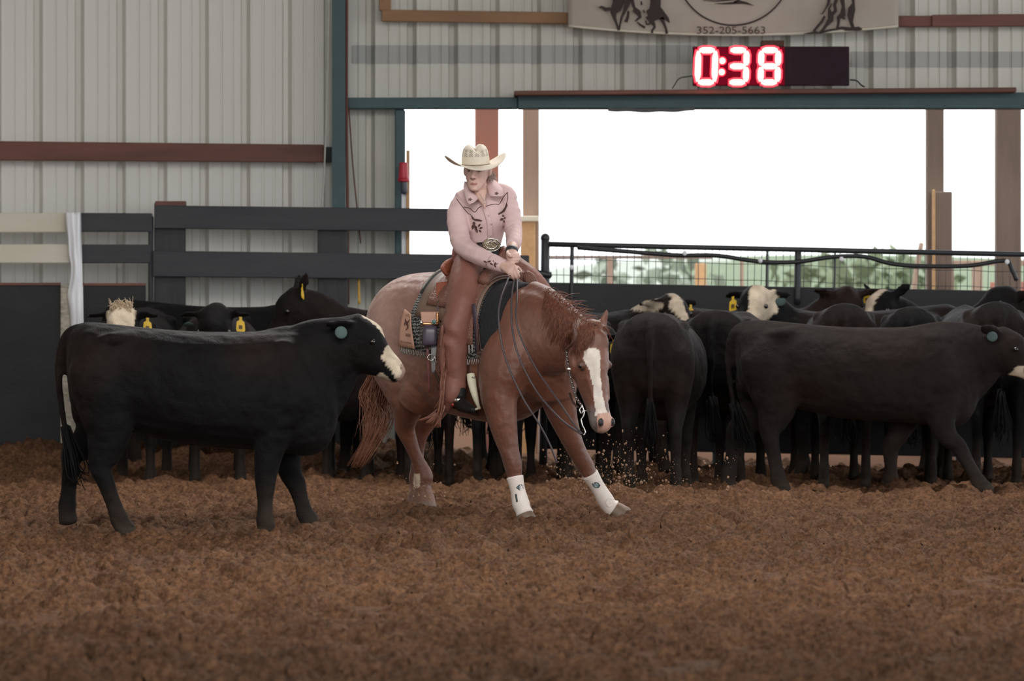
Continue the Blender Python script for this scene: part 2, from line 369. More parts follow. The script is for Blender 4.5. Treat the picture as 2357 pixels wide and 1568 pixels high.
tp = MB(); tp.ribbon([(u, 251 + 3.2 * math.sin((u - 1395) / 200 * 3.1) + 1.0 * math.sin(u * .09), 8) for u in np.linspace(1400, 1598, 26)], 36.96, .03); tp = tp.build('rolled_tarp_edge', M_pipe, smooth=False, label='dark sagging tarp edge fixed under the middle of the teal header', cat='tarp'); base_origin(tp)
sh = board('shelf_plank', (1183, 209, 219, 2340, 201, 212), 36.78, .5, M_redwood, label='long weathered plank lying on the teal header beam under the clock', cat='plank'); base_origin(sh)
# roof and side walls, above and beside the frame
def ceiling():
    mb = MB()
    mb.box((-17, 10.0, 6.25), (17, 37.6, 6.32))
    mb.build('ceiling', M_roof, smooth=False, kind='structure')
ceiling()
MB().box((-9.2, 13, -.1), (-9.1, 37.6, 6.3)).build('wall_left', M_sheet, smooth=False, kind='structure')
# ---- yard behind the opening
def yard():
    n = 40; xs = np.linspace(-20, 26, n); ys = np.array([37.35, 38.2, 39.5, 42, 46, 52, 60])
    G = [[(x, y, .015 * math.sin(x * 3 + y) + max(0, y - 46) * .02 - .02) for x in xs] for y in ys]
    MB().grid(G).build('sand_yard', M_sand, kind='structure')
    xs = np.linspace(-40, 60, 70); ys = np.linspace(60, 110, 14); G = []
    for y in ys: G.append([(x, y, .26 + (y - 60) / 50 * (1.7 + .3 * math.sin(x * .21)) * (1 if x > 1 else .93)) for x in xs])
    o = MB().grid(G).build('grass_bank', M_grass, kind='structure')
    o.data.materials.append(M_pale)
    for p in o.data.polygons:
        if p.center[0] < 3.6 + .8 * math.sin(p.center[1]): p.material_index = 1
yard()
for nm, u0, u1, top, d, th, m, lab in (
    ('wooden_post', 1093, 1148, 180, 39.5, .18, M_rustpost, 'rust red wooden post outside the opening, behind the rider\'s hat'),
    ('wooden_post', 1203, 1241, 180, 40.5, .14, M_post, 'slim brown wooden post outside the opening, right of the rider\'s shoulder'),
    ('wooden_post', 2133, 2173, 180, 39.5, .14, M_postd, 'brown wooden post with a shorter block fixed beside its lower half'),
    ('wooden_post', 2294, 2351, 180, 39.5, .18, M_postd, 'thick brown wooden post at the right end of the opening')):
    p = post(nm, u0, u1, top, d, th, m, bev=.01, label=lab, cat='post'); base_origin(p)
    if u0 == 2133:
        q = post('side_block', 2147, 2192, 441, 39.4, .1, M_postd, p); q2 = post('batten', 2146, 2153, 436, 39.37, .03, M_stake, p)
    if u0 == 1203:
        q = post('side_block', 1198, 1232, 505, 40.4, .1, M_stake, p); board('cross_block', (1193, 497, 510, 1240, 497, 510), 40.37, .1, M_whitewood, p)
# corral rails and posts out in the yard
cr = empty('corral_fence', (W(1700, 0, 48)[0], 48, 0), 'weathered brown rail fence standing out in the sunny yard behind the wire mesh', 'fence')
board('rail', (1250, 588, 596, 1640, 588, 596), 48, .06, M_postd, cr, bev=.003)
board('rail', (2150, 600, 612, 2600, 598, 612), 48, .06, M_post, cr, bev=.003)
for u0, u1, t in ((1398, 1411, 596), (1600, 1626, 606), (1704, 1712, 600), (2150, 2166, 600), (2180, 2196, 600), (2238, 2262, 600)):
    post('fence_post', u0, u1, t, 47.9, .08, M_post if u0 != 1600 else M_stake, cr, bev=.004)
board('fence_board', (2280, 650, 676, 2480, 645, 676), 47.9, .04, M_rustpost, cr, bev=.003)
st = MB(); st.rope([W(2121, 560, 45), W(2110, 620, 45), W(2092, 760, 45), W(2060, 1003, 45)], .025).build('leaning_stake', M_post, label='slim stake leaning in the yard left of the blocked brown post', cat='stake'); 
def bush(u, d, zc, r, m, lab, seed, gr=None):
    rg = np.random.default_rng(seed); mb = MB(); c = W(u, 0, d); 
    for k in range(260):
        q = nrm(rg.standard_normal(3)) * rg.random() ** .4 * r; q[2] *= .6; p = np.array((c[0], d, zc)) + q; s = rg.uniform(.10, .2) * r / 1.2
        a = nrm(rg.standard_normal(3)) * s; b = nrm(np.cross(a, rg.standard_normal(3))) * s * .6
        mb.add([p - a, p - b, p + a, p + b], [(0, 1, 2, 3)])
    e = empty('bush', (c[0], d, zc - r * .6), lab, 'bush'); mb.build('foliage', m, e, smooth=False, kind='stuff')
    MB().rope([(c[0], d, zc - r * .7), (c[0] + .05, d, zc)], .06, r1=.02).build('stem', M_post, e)
M_leaf = mat('bush_leaf', (.15, .18, .10), .8, (.20, .23, .14), 3, .8)
M_leaf2 = mat('pale_bush_leaf', (.19, .22, .16), .8, (.24, .26, .20), 3, .8)
bush(1900, 62, 1.25, 1.0, M_leaf, 'bright green bush on the bank behind the middle of the wire mesh', 3)
bush(2040, 66, 1.35, 1.1, M_leaf, 'green bush on the bank left of the leaning stake', 4)
bush(1490, 64, 1.2, 1.2, M_leaf2, 'pale grey-green bush behind the left half of the wire mesh', 5)

# ---- black board gate/fence on the left
f1 = empty('board_fence', (W(780, 0, D_F)[0], D_F, 0), 'black board fence with two wide rails running behind the rider', 'fence')
post('fence_post', 355, 426, 466, D_F + .05, .09, M_blackwood_v, f1); post('fence_post', 731, 800, 500, D_F + .05, .09, M_blackwood_v, f1)
board('rail', (355, 473, 526, 1185, 482, 535), D_F, .045, M_blackwood, f1); board('rail', (351, 577, 637, 1218, 588, 646), D_F, .045, M_blackwood, f1)
post('fence_post', 341, 352, 497, D_F + .02, .06, M_blackwood_v, f1)
board('post_cap', (357, 463, 474, 427, 463, 474), D_F + .045, .1, M_redwood, f1, bev=.003)
f2 = empty('rail_fence', (W(100, 0, D_F)[0], D_F, .1), 'half white half black rail fence above dark kick panels at the left', 'fence')
board('white_rail', (-500, 492, 537, 165, 490, 535), D_F, .04, M_whitewood, f2, label='cream painted rail'); board('white_rail', (-500, 565, 607, 165, 562, 606), D_F, .04, M_whitewood, f2, label='cream painted rail')
board('rail', (165, 490, 534, 350, 491, 534), D_F, .04, M_blackwood, f2); board('rail', (165, 563, 606, 346, 563, 606), D_F, .04, M_blackwood, f2)
for a_, b_, t_ in ((-500, 139, 656), (190, 335, 657)):
    z0 = W(0, 1052, D_F)[2]; q = W(a_, t_, D_F); r_ = W(b_, t_, D_F); MB().box((q[0], D_F, z0 - .1), (r_[0], D_F + .03, q[2])).build('kick_panel', M_panel, f2, smooth=False, bevel=.004)
    board('panel_cap', (a_, t_ - 5, t_ + 1, b_, t_ - 5, t_ + 1), D_F - .01, .05, M_redwood, f2, bev=.002)
post('white_post', 139, 191, 655, D_F - .03, .07, M_whitepost, f2, zb=.02, label='peeling white post')
def film():
    G = []
    for i in range(26):
        t = i / 25; v = 489 + 268 * t; l = 150 + 6 * t + 6 * math.sin(t * 5) ** 2; r = 186 + 7 * t
        if .35 < t < .7: l += 9 * math.sin((t - .35) / .35 * math.pi)
        G.append([W(l + (r - l) * k / 8, v, D_F - .05 - .03 * math.sin(k / 8 * math.pi) * (1 + .4 * math.sin(t * 9 + k)) - .012 * math.sin(k * 2.1 + t * 4)) for k in range(9)])
    o = MB().grid(G).build('plastic_film', M_tape, solid=.002, label='white plastic film strip draped over the rails above the white post', cat='plastic strip'); base_origin(o)
film()
# ---- pipe pen panel with wire mesh on the right
pg = empty('pen_panel', (W(1800, 0, D_F)[0], D_F, 0), 'black pipe pen panel with welded wire mesh above a solid dark board', 'fence')
def cyl(name, u0, v0, u1, v1, r, d, m, parent): return MB().rope([W(u0, v0, d), W((u0 + u1) / 2, (v0 + v1) / 2, d), W(u1, v1, d)], r, 12).build(name, m, parent)
def rail_v(u): return 562 + (u - 1250) * .0285
cyl('end_post', 1255, 549, 1250, 1090, .033, D_F, M_pipe, pg); MB().ball(W(1255, 548, D_F), .037).build('post_cap', M_pipe, pg)
cyl('top_rail', 1257, rail_v(1257), 3000, rail_v(2357) + 6, .021, D_F, M_pipe, pg)
for u, w in ((1317, .016), (1766, .010), (1837, .027), (1922, .008)): cyl('upright', u, rail_v(u), u - 2, 700, w, D_F, M_pipe, pg)
kb = lambda u: 650 + (u - 1250) * .0185
gb = lambda u: 1034 + (u - 1250) * .019
board('kick_board', (1250, kb(1250), gb(1250), 3000, kb(3000), gb(3000)), D_F, .04, M_panel, pg)
for u in (1415, 1640, 1990, 2200): post('foot_post', u, u + 14, 1000, D_F + .05, .06, M_pipe, pg, zb=-.1)
mb = MB()
for k in range(110):
    u = 1265 + k * 16.3; 
    if u > 3000: break
    mb.rope([W(u, rail_v(u), D_F + .01), W(u - 1 + math.sin(k) * 1.2, kb(u), D_F + .01)], .0026, 4, 1)
for dv in (33, 70):
    mb.rope([W(u, rail_v(u) + dv + 1.2 * math.sin(u * .05), D_F + .013) for u in range(1262, 3000, 60)], .0026, 4, 1)
mb.build('wire_mesh', M_wire, pg, kind='stuff')
MB().rope([W(1232, 628, D_F - .03), W(1268, 634, D_F - .03)], .028).build('gate_latch', M_pipe, pg)
hs = MB(); P = []
for u, dv in ((1330, 6), (1450, 12), (1560, 17), (1650, 15), (1745, 26), (1830, 25), (1920, 10), (1990, 8), (2050, 22), (2120, 26), (2230, 22), (2312, 8), (2330, 30), (2340, 52)):
    P.append(W(u, rail_v(u) + dv, D_F - .04))
hs = hs.rope(P, .018, 8).build('rubber_hose', M_hose, label='black hose sagging along the pen panel\'s top rail', cat='hose')
for i, (u, v) in enumerate(((1316, 616), (1576, 583), (1750, 600), (1937, 597), (2318, 603))):
    lab = ('white clip on the upright by the left end post', 'white clip at the first dip of the black hose', 'white clip above the white-faced cow', 'white clip right of the thick pen upright', 'white clip near the right end of the hose')[i]
    o = MB().ball(W(u, v, D_F - .07), (.018, .012, .020)).build('insulator_clip', M_clip, label=lab, cat='clip', group='white clips on the pen panel'); base_origin(o)

# ---- red cup on the stake beside the jamb
cs = empty('stake', (W(939, 0, 36.95)[0], 36.95, .0), 'thin raw wood stake beside the teal door jamb', 'stake'); post('shaft', 935, 943, 346, 36.95, .025, M_stake, cs, bev=.003); board('wrap', (924, 443, 590, 936, 443, 590), 36.97, .03, M_clip, cs, bev=.004)
cu = empty('plastic_cup', W(929, 417, 36.9), 'red plastic cup upside down over a dark bottle by the opening', 'cup')
MB().tube([[*W(929, v, 36.9), r, r] for v, r in ((375, .030), (377, .033), (410, .040), (411, .044), (417, .044), (418, .040))], (1, 0, 0), 20, 2).build('cup_wall', M_cup, cu)
bt = MB().tube([[*W(930, v, 36.9), r, r] for v, r in ((412, .026), (420, .027), (440, .026), (446, .02))], (1, 0, 0), 14, 2).build('bottle', M_blue, label='dark bottle hanging under the red cup', cat='bottle'); base_origin(bt)
o = MB().rope([W(758, -60, 36.9), W(752, 200, 36.9), W(746, 400, 36.9), W(741, 475, 36.85)], .007).build('hanging_cord', M_cord, label='pale cord hanging in front of the ribbed wall, left of the teal column', cat='cord')
o = MB().strap([W(826, 640, 36.8), W(826, 665, 36.8), W(827, 700, 36.8)], (1, 0, 0), .010).build('yellow_strap', M_yellow, label='yellow strap hanging under the black fence rail', cat='strap')
# ---- clock
ck = empty('display_clock', W(1775, 197, 36.8), 'black digital display clock with red lit digits 0:38 on the shelf plank', 'clock')
a = W(1595, 197, 36.72); b = W(1955, 107, 36.72)
MB().box((a[0], 36.72, a[2]), (b[0], 36.80, b[2])).build('case', M_case, ck, smooth=False, bevel=.004)
SEG = {'0': 'adxy', '3': 'abcdg', '8': 'abcdefg'}
def digit(ch, u0, u1, v0, v1, sl):
    du = 7.0; mid = (v0 + v1) / 2; X = lambda u, v: u - (v - v0) * sl
    L, R, T, Bm = u0 + du, u1 - du, v0 + du, v1 - du; g = 2.2
    seg = {'a': ((L + g, T), (R - g, T)), 'd': ((L + g, Bm), (R - g, Bm)), 'g': ((L + g, mid), (R - g, mid)), 'x': ((L, T + g), (L, Bm - g)), 'y': ((R, T + g), (R, Bm - g)), 'b': ((R, T + g), (R, mid - g)), 'c': ((R, mid + g), (R, Bm - g)), 'f': ((L, T + g), (L, mid - g)), 'e': ((L, mid + g), (L, Bm - g))}
    dg = MB(); ed = MB()
    for s_ in SEG[ch]:
        (ua, va), (ub, vb) = seg[s_]; n = 9
        P = [(X(ua + (ub - ua) * k / n, va + (vb - va) * k / n), va + (vb - va) * k / n) for k in range(n + 1)]
        w = [5, 9, 12.4] + [12.4] * (n - 5) + [12.4, 9, 5]
        dg.ribbon([(p[0], p[1], ww) for p, ww in zip(P, w)], 36.690, .03)
        ed.ribbon([(p[0] + (-3.5 if k == 0 else 3.5 if k == n else 0) * abs(ub - ua) / (abs(ub - ua) + abs(vb - va)), p[1] + (-3.5 if k == 0 else 3.5 if k == n else 0) * abs(vb - va) / (abs(ub - ua) + abs(vb - va)), ww + 9) for k, (p, ww) in enumerate(zip(P, w))], 36.700, .02)
    e = dg.build('digit', M_led, ck, smooth=False); ed.build('digit_glow_rim', M_ledhalo, e, smooth=False)
digit('0', 1601, 1654, 108.5, 196.5, .03); digit('3', 1673, 1726, 108.5, 196.5, .03); digit('8', 1746, 1799, 108.5, 196.5, .03)
fa = W(1597, 196, 36.715); fb = W(1806, 108.5, 36.715); MB().box((fa[0], 36.712, fa[2]), (fb[0], 36.719, fb[2])).build('bloom_plate', mat('red_bloom_glow', (.012, .002, .004), .8, spec=.05, emit=(1, .012, .07), estr=.16), ck, smooth=False)  # glowing plate added in place of red lens bloom around the digits
for u, v in ((1662.5, 140), (1661, 166)):
    e = MB().ball(W(u, v, 36.71), (.024, .02, .024)).build('colon_dot', M_led, ck); MB().ball(W(u, v, 36.714), (.034, .014, .034)).build('colon_glow_rim', M_ledhalo, e)
o = MB().rope([W(1957, 184, 36.9), W(1972, 186, 36.85), W(1982, 196, 36.82), W(1990, 200, 36.8)], .006).build('power_cord', M_hose, ck)
o = MB().rope([W(1593, 175, 36.9), W(1565, 180, 36.9), W(1553, 195, 36.85), W(1548, 203, 36.8)], .005).build('side_cable', M_wire, ck)
br = board('wall_bracket', (1752, 93, 107, 1805, 93, 107), 37.1, .1, M_rust, label='small rusty bracket on the wall above the clock', cat='bracket', bev=.003); base_origin(br)
# ---- banner
def banner():
    e = empty('banner', W(1688, 75, 36.95), 'cream cloth banner with dark horse print and telephone number above the clock', 'banner')
    def bot(u): return 62 + 21 * (1 - ((u - 1690) / 385) ** 2)
    dep = lambda u, v: 36.98 - .008 * math.sin(u * .02) - .012 * math.sin(u * .011 + v * .05)
    G = []
    for i in range(26):
        t = i / 25; G.append([W(u, -190 + (bot(u) + 190) * t, dep(u, v_)) for u, v_ in ((1308 + 760 * k / 60, t * 200) for k in range(61))])
    MB().grid(G).build('cloth', M_banner, e, solid=.003)
    MB().rope([W(u, bot(u) - 3, dep(u, 200) - .008) for u in np.linspace(1310, 2066, 40)], .012, 6, 1).build('hem', M_whitewood, e)
    D = 36.945
    mb = MB(); th = np.linspace(-.15, math.pi + .15, 70); mb.ribbon([(1688 + 133 * math.cos(t), -75 + 133 * math.sin(t), 3.6) for t in th], D, .002); mb.build('printed_ring', M_print, e, smooth=False)
    mb = MB(); mb.ribbon([(1618, 1, 1), (1650, 2, 3), (1690, -2, 4)], D, .002); mb.ribbon([(1645, 8, .5), (1665, 8.5, 3), (1685, 7, 5), (1705, 5, 7), (1718, 7, 5), (1735, 13, .5)], D, .002); mb.ribbon([(1690, 6, 4), (1720, -14, 9), (1760, -40, 12)], D, .002)
    mb.build('printed_swoosh', M_print, e, smooth=False)
    me = text_mesh('352-205-5663', 20 * D / F * 1.22, Matrix.Translation(Vector(W(1683, 70.5, D - .004))) @ Matrix.Rotation(math.pi / 2, 4, 'X') @ Matrix.Scale(1.17, 4, (1, 0, 0)))
    link('printed_number', me, M_printm, e, smooth=False)
    k = 300 / 2357; Z = lambda L, u0: [(u0 + p[0] * k, p[1] * k, p[2] * k) for p in L]
    mb = MB()      # galloping riders, left print
    for L in ([(900, -200, 120), (980, 20, 220), (930, 150, 190), (880, 230, 110), (900, 330, 60), (940, 440, 40), (975, 550, 45)], [(980, 545, 40), (1000, 430, 36), (1030, 300, 40), (1080, 200, 60), (1130, 60, 110), (1160, -120, 120)],
              [(830, 160, 60), (740, 170, 70), (660, 120, 40), (620, 130, 8)], [(1080, 370, 40), (1110, 390, 60), (1140, 300, 50), (1150, 200, 40)],
              [(1640, -160, 200), (1640, 60, 190), (1630, 180, 210), (1580, 270, 260), (1520, 340, 140), (1480, 300, 60)], [(1600, 200, 240), (1700, 240, 220), (1780, 290, 130), (1850, 340, 70), (1895, 410, 14)],
              [(1560, 370, 110), (1610, 440, 60), (1625, 490, 44), (1580, 550, 40), (1580, 600, 44)], [(1740, 320, 90), (1790, 420, 52), (1830, 520, 42), (1845, 610, 50)],
              [(1250, 160, 90), (1330, 230, 100), (1360, 310, 60), (1300, 360, 34), (1270, 385, 20)], [(1310, 400, 24), (1370, 450, 36), (1450, 500, 46)], [(1460, 370, 26), (1480, 440, 34), (1540, 430, 30)], [(1200, -100, 60), (1230, 60, 60), (1260, 160, 50)], [(1380, 20, 24), (1390, 90, 40)], [(1420, 180, 24), (1440, 230, 16)]):
        mb.ribbon(Z(L, 1300), D - .001 * (mb.n % 5) * .3, .002)
    mb.build('printed_horses', M_print, e, smooth=False)
    mb = MB()      # standing rider, right print
    for L in ([(860, -80, 70), (840, 60, 50), (790, 150, 26), (730, 245, 22), (690, 250, 12)], [(770, 290, 40), (720, 390, 48), (640, 480, 42), (570, 570, 44)], [(900, 60, 20), (850, 160, 40), (880, 290, 110), (880, 350, 110), (800, 450, 60), (730, 550, 50), (690, 590, 50)],
              [(1000, -60, 60), (950, 90, 60), (970, 190, 60), (900, 260, 70)], [(1080, -60, 90), (1110, 120, 60), (1100, 260, 110), (1020, 320, 70), (1020, 420, 48), (1000, 520, 50)], [(1080, 300, 60), (1140, 340, 34)],
              [(1280, -60, 60), (1290, 60, 50), (1260, 160, 130), (1240, 290, 120), (1250, 400, 70), (1290, 520, 60)], [(1000, 520, 30), (1080, 500, 40), (1150, 520, 70), (1240, 525, 60), (1390, 520, 80), (1450, 530, 20)], [(700, 590, 40), (850, 550, 40), (1000, 525, 34)], [(390, 610, 8), (480, 600, 26), (600, 585, 44), (700, 595, 30)]):
        mb.ribbon(Z(L, 1800), D - .001 * (mb.n % 5) * .3, .002)
    mb.build('printed_cowhand', M_print, e, smooth=False)
banner()
# ------------------------------------------------------------------ cattle
M_coat = mat('cattle_coat', (.02, .02, .02), .65, attr=True, nscale=14, mix=.7, bump=.6, bscale=120, bump2=(7, .8, .04), spec=.07, sheen=.02, bdist=.006)
M_hairb = mat('black_hair', (.008, .0075, .0075), .8, spec=.1)
M_creamhair = mat('cream_hair', (.55, .42, .29), .8)
M_eye = mat('animal_eye', (.008, .006, .005), .08, spec=.8)
M_tagy = mat('yellow_ear_tag', (.72, .47, .03), .45, (.62, .38, .02), 40, .6)
M_tagg = mat('grey_green_ear_tag', (.065, .10, .095), .6, spec=.2)
M_ink = mat('tag_ink', (.12, .07, .02), .6)
K = 1 / 415.0
def cl(u, v, y=0.0): return np.array(((u - 450) * K, y, (1235 - v) * K))
BLACK = np.array((.0075, .007, .0072)); CREAM = np.array((.60, .50, .38)); BROWN = np.array((.020, .012, .0095)); DUST = np.array((.06, .044, .033))
COWS = []
def cow(name, u, d, yaw, k=1.0, feet=None, neck=(30, 0), head=(-40, 0), face='none', tags=(), tail=True, voxel=.02, label='', group=None, base=BLACK, tuft=False, z=0.0, mouth=False, seed=0, belly=0.0, spot=False, wide=1.0, ear=(.95, .22, -.12), long=1.0):
    """one black cow; u, d place the middle of its body; yaw turns it (0 faces right, 90 away from the camera); feet gives hock/knee and hoof of each leg"""
    rg = np.random.default_rng(seed + 11)
    ft = dict(hn=((212, 1062), (228, 1232)), hf=((196, 1058), (214, 1232)), fn=((618, 1110), (620, 1232)), ff=((634, 1110), (638, 1232)))
    ft.update(feet or {})
    SIDE = np.array((0., -1., 0.)); mb = MB()
    T = [(156, 782, 880, .08), (166, 764, 945, .15), (192, 750, 970, .215), (215, 746, 985, .24), (320, 757, 1004, .255), (410, 765, 1026 + belly, .30), (500, 768, 1036 + belly, .32), (590, 767, 1042, .29), (660, 762, 1050, .25), (710, 764, 1056, .205), (748, 790, 1040, .15), (772, 840, 1000, .085)]
    mb.tube([[*cl(a, (t + b) / 2), w, (b - t) / 2 * K] for a, t, b, w in T], SIDE, 22, 4, 2.3, fix=(SIDE, (0, 0, 1)))
    for s_ in (-1, 1):      # hook bone, haunch, shoulder blade
        mb.tube([[*cl(300, 785, s_ * .12), .05, .06], [*cl(264, 785, s_ * .195), .04, .05], [*cl(232, 795, s_ * .15), .04, .06]], (0, 0, 1), 10, 3)
        mb.tube([[*cl(238, 800, s_ * .14), .10, .10], [*cl(232, 850, s_ * .165), .11, .16], [*cl(240, 910, s_ * .175), .10, .165], [*cl(256, 965, s_ * .165), .085, .125]], SIDE, 16, 3, fix=(SIDE, (1, 0, 0)))
        mb.tube([[*cl(655, 790, s_ * .13), .07, .07], [*cl(662, 850, s_ * .165), .085, .13], [*cl(672, 920, s_ * .175), .085, .14], [*cl(655, 985, s_ * .16), .075, .11]], SIDE, 16, 3, fix=(SIDE, (1, 0, 0)))
    # neck and head directions, in the cow's own space
    def dirv(p, w): p, w = math.radians(p), math.radians(w); return np.array((math.cos(p) * math.cos(w), math.cos(p) * math.sin(w), math.sin(p)))
    nd, hd = dirv(*neck), dirv(*head); B = cl(690, 850); P = B + nd * .345
    hl = nrm(np.cross((0, 0, 1.), hd)); hu = np.cross(hd, hl)
    hz_ = nrm((hd[0], hd[1], 0)); eard = lambda s: nrm(hl * s * ear[0] - hz_ * ear[1] + np.array((0, 0, ear[2])))
    c0 = cl(610, 870); mb.tube([[*c0, .18, .25], [*(B + nd * .02 - hu * .01), .165, .245], [*(B + nd * .16 - hu * .025), .135, .215], [*(B + nd * .28 - hu * .03), .112, .172], [*(P + nd * .02 - hu * .01), .09, .11]], SIDE if abs(nd[1]) < .8 else nrm(np.cross(nd, (0, 0, 1))), 20, 4)
    mb.tube([[*cl(690, 985), .10, .14], [*(cl(728, 985) * .5 + (B + nd * .2 - np.array((0, 0, .13))) * .5), .06, .13], [*(B + nd * .29 - np.array((0, 0, .15))), .05, .10], [*(P + hd * .06 - hu * .10), .04, .06]], SIDE, 14, 3)
    H = [(-.07, .03, .07, .085), (.02, .0, .112, .14), (.09, -.018, .115, .15), (.165, -.02, .092, .122), (.24, -.012, .073, .088), (.31, -.008, .071, .070), (.36, -.012, .058, .05)]
    mb.tube([[*(P + hd * t + hu * o), a, b] for t, o, a, b in H], -hl, 18, 4)
    for s in (-1, 1):     # ears and eye ridges
        e0 = P + hl * s * .07 + hu * .045 - hd * .02; ed = eard(s); fl = nrm(np.cross(ed, hd))
        mb.tube([[*e0, .026, .022], [*(e0 + ed * .05), .044, .017], [*(e0 + ed * .11), .050, .014], [*(e0 + ed * .165), .030, .012], [*(e0 + ed * .185), .010, .008]], nrm(fl + hd * .15), 14, 3)
        mb.ball(P + hd * .115 + hl * s * .086 + hu * .040, (.026, .024, .02))
    # legs
    for key, y in (('hn', -.155), ('hf', .155)):
        (hu_, hv), (fu, fv) = ft[key]; s = -1 if y < 0 else 1; m = lambda a: (hu_ + (fu - hu_) * a, hv + (fv - hv) * a)
        L = [[*cl(232, 850, y * .8), .12, .17], [*cl((248 * 2 + hu_) / 3, 930, y), .11, .155], [*cl((252 + hu_) / 2 + 12, 995, y), .078, .132], [*cl((245 + 3 * hu_) / 4 + 6, (hv * 2 + 995) / 3, y), .056, .094], [*cl(hu_, hv, y), .047, .066],
             [*cl(*m(.25), y), .040, .050], [*cl(*m(.6), y), .036, .046], [*cl(*m(.78), y), .043, .055], [*cl(*m(.88), y), .040, .048], [*cl(fu + 3, fv - 14, y), .045, .052], [*cl(fu + 6, fv + 6, y), .048, .058]]
        mb.tube(L, SIDE, 14, 3)
    for key, y in (('fn', -.15), ('ff', .15)):
        (ku, kv), (fu, fv) = ft[key]; m = lambda a: (ku + (fu - ku) * a, kv + (fv - kv) * a)
        L = [[*cl(665, 870, y * .9), .085, .17], [*cl((655 * 2 + ku) / 3, 960, y), .085, .135], [*cl((635 + ku) / 2, 1030, y), .066, .092], [*cl((620 + 3 * ku) / 4, (1030 + kv * 2) / 3, y), .052, .068], [*cl(ku, kv, y), .048, .059],
             [*cl(*m(.3), y), .038, .047], [*cl(*m(.6), y), .036, .045], [*cl(*m(.76), y), .043, .053], [*cl(*m(.88), y), .040, .046], [*cl(fu + 3, fv - 14, y), .045, .050], [*cl(fu + 5, fv + 6, y), .048, .056]]
        mb.tube(L, SIDE, 14, 3)
    if tail:
        tl = [cl(200, 762), cl(162, 772), cl(141, 808), cl(135, 870), cl(143, 950), cl(155, 1020)]
        mb.tube([[*p, r, r] for p, r in zip(tl, (.040, .036, .028, .023, .020, .017))], SIDE, 10, 3)
    def col(co):
        rel = co - P; t = rel @ hd; l = rel @ hl; h = rel @ hu; n1 = vnoise(co[:, 0] * 9 + 40, co[:, 2] * 9 + 40 + co[:, 1] * 5, 21) - .5; n2 = vnoise(co[:, 0] * 30 + 40, co[:, 2] * 30 + co[:, 1] * 30 + 40, 22) - .5
        c = np.tile(base, (len(co), 1)); br = np.clip(vnoise(co[:, 0] * 3 + 9, co[:, 2] * 3 + 9, 23 + seed) * 1.6 - .7, 0, 1)[:, None]; c = c * (1 - br) + BROWN * br
        du = np.clip((.34 - co[:, 2]) / .34 + n1 * .5, 0, 1)[:, None] ** 1.5 * .55; c = c * (1 - du) + DUST * du
        hf = (co[:, 2] < .05)[:, None]; c = np.where(hf, np.array((.045, .036, .028)), c)
        onh = (t > -.09) & (t < .40) & (np.abs(l) < .145) & (np.abs(h) < .16)
        w = np.zeros(len(co), bool); q = h + n2 * .035; tt = t + n1 * .05
        if face == 'blaze': w = onh & (((h > .112 + n2 * .012 - .25 * np.clip(t - .10, 0, 1)) & (np.abs(l) < .06) & (t < .24)) | ((t > .20 + n2 * .02) & (h > .012 - .25 * (t - .2) + n2 * .012)) | ((t > .26) & (h < -.052 + n2 * .01)))
        if face == 'white': w = onh & (((q > -.02) & (np.abs(l) < .11) & (tt > -.06) & ~((np.abs(l) > .07) & (t > .06) & (t < .16)))) 
        if face == 'poll': w = onh & (q > -.03) & (tt > -.1) & (np.abs(l) < .095)
        if face == 'half': w = onh & (l > -.02 + n1 * .06) & (h > -.07)
        if face == 'stripe': w = onh & (np.abs(l + n1 * .06) < .05) & (q > .0)
        if mouth: w |= onh & (t > .20) & (h < -.03 + n2 * .05)
        c = np.where(w[:, None], CREAM * (1 + .35 * n2[:, None]), c)
        if spot:
            w2 = (np.linalg.norm((co - (B + nd * .2 + np.array((-.05, 0, .13)))) * np.array((.6, .45, 1.3)), axis=1) < .085 + n1 * .07); c = np.where(w2[:, None], CREAM * .85, c)
        nose = onh & (t > .318) & (h > -.035) & (np.abs(l) < .05); c = np.where(nose[:, None], np.where(w[:, None], np.array((.35, .24, .19)), np.array((.03, .026, .026))), c)
        nos = np.minimum(np.linalg.norm(co - (P + hd * .325 + hl * .038 + hu * .02), axis=1), np.linalg.norm(co - (P + hd * .325 - hl * .038 + hu * .02), axis=1)); c = np.where((nos < .018)[:, None], np.array((.02, .012, .012)), c)
        return c
    x0 = W(u, 0, d)[0]
    root = empty(name, (x0, d, z), label, 'cow', group, rz=math.radians(yaw)); root.scale = (k * long, k * wide, k)
    body = link('body', fuse(mb, voxel, 7, col), M_coat, root, world_space=False)
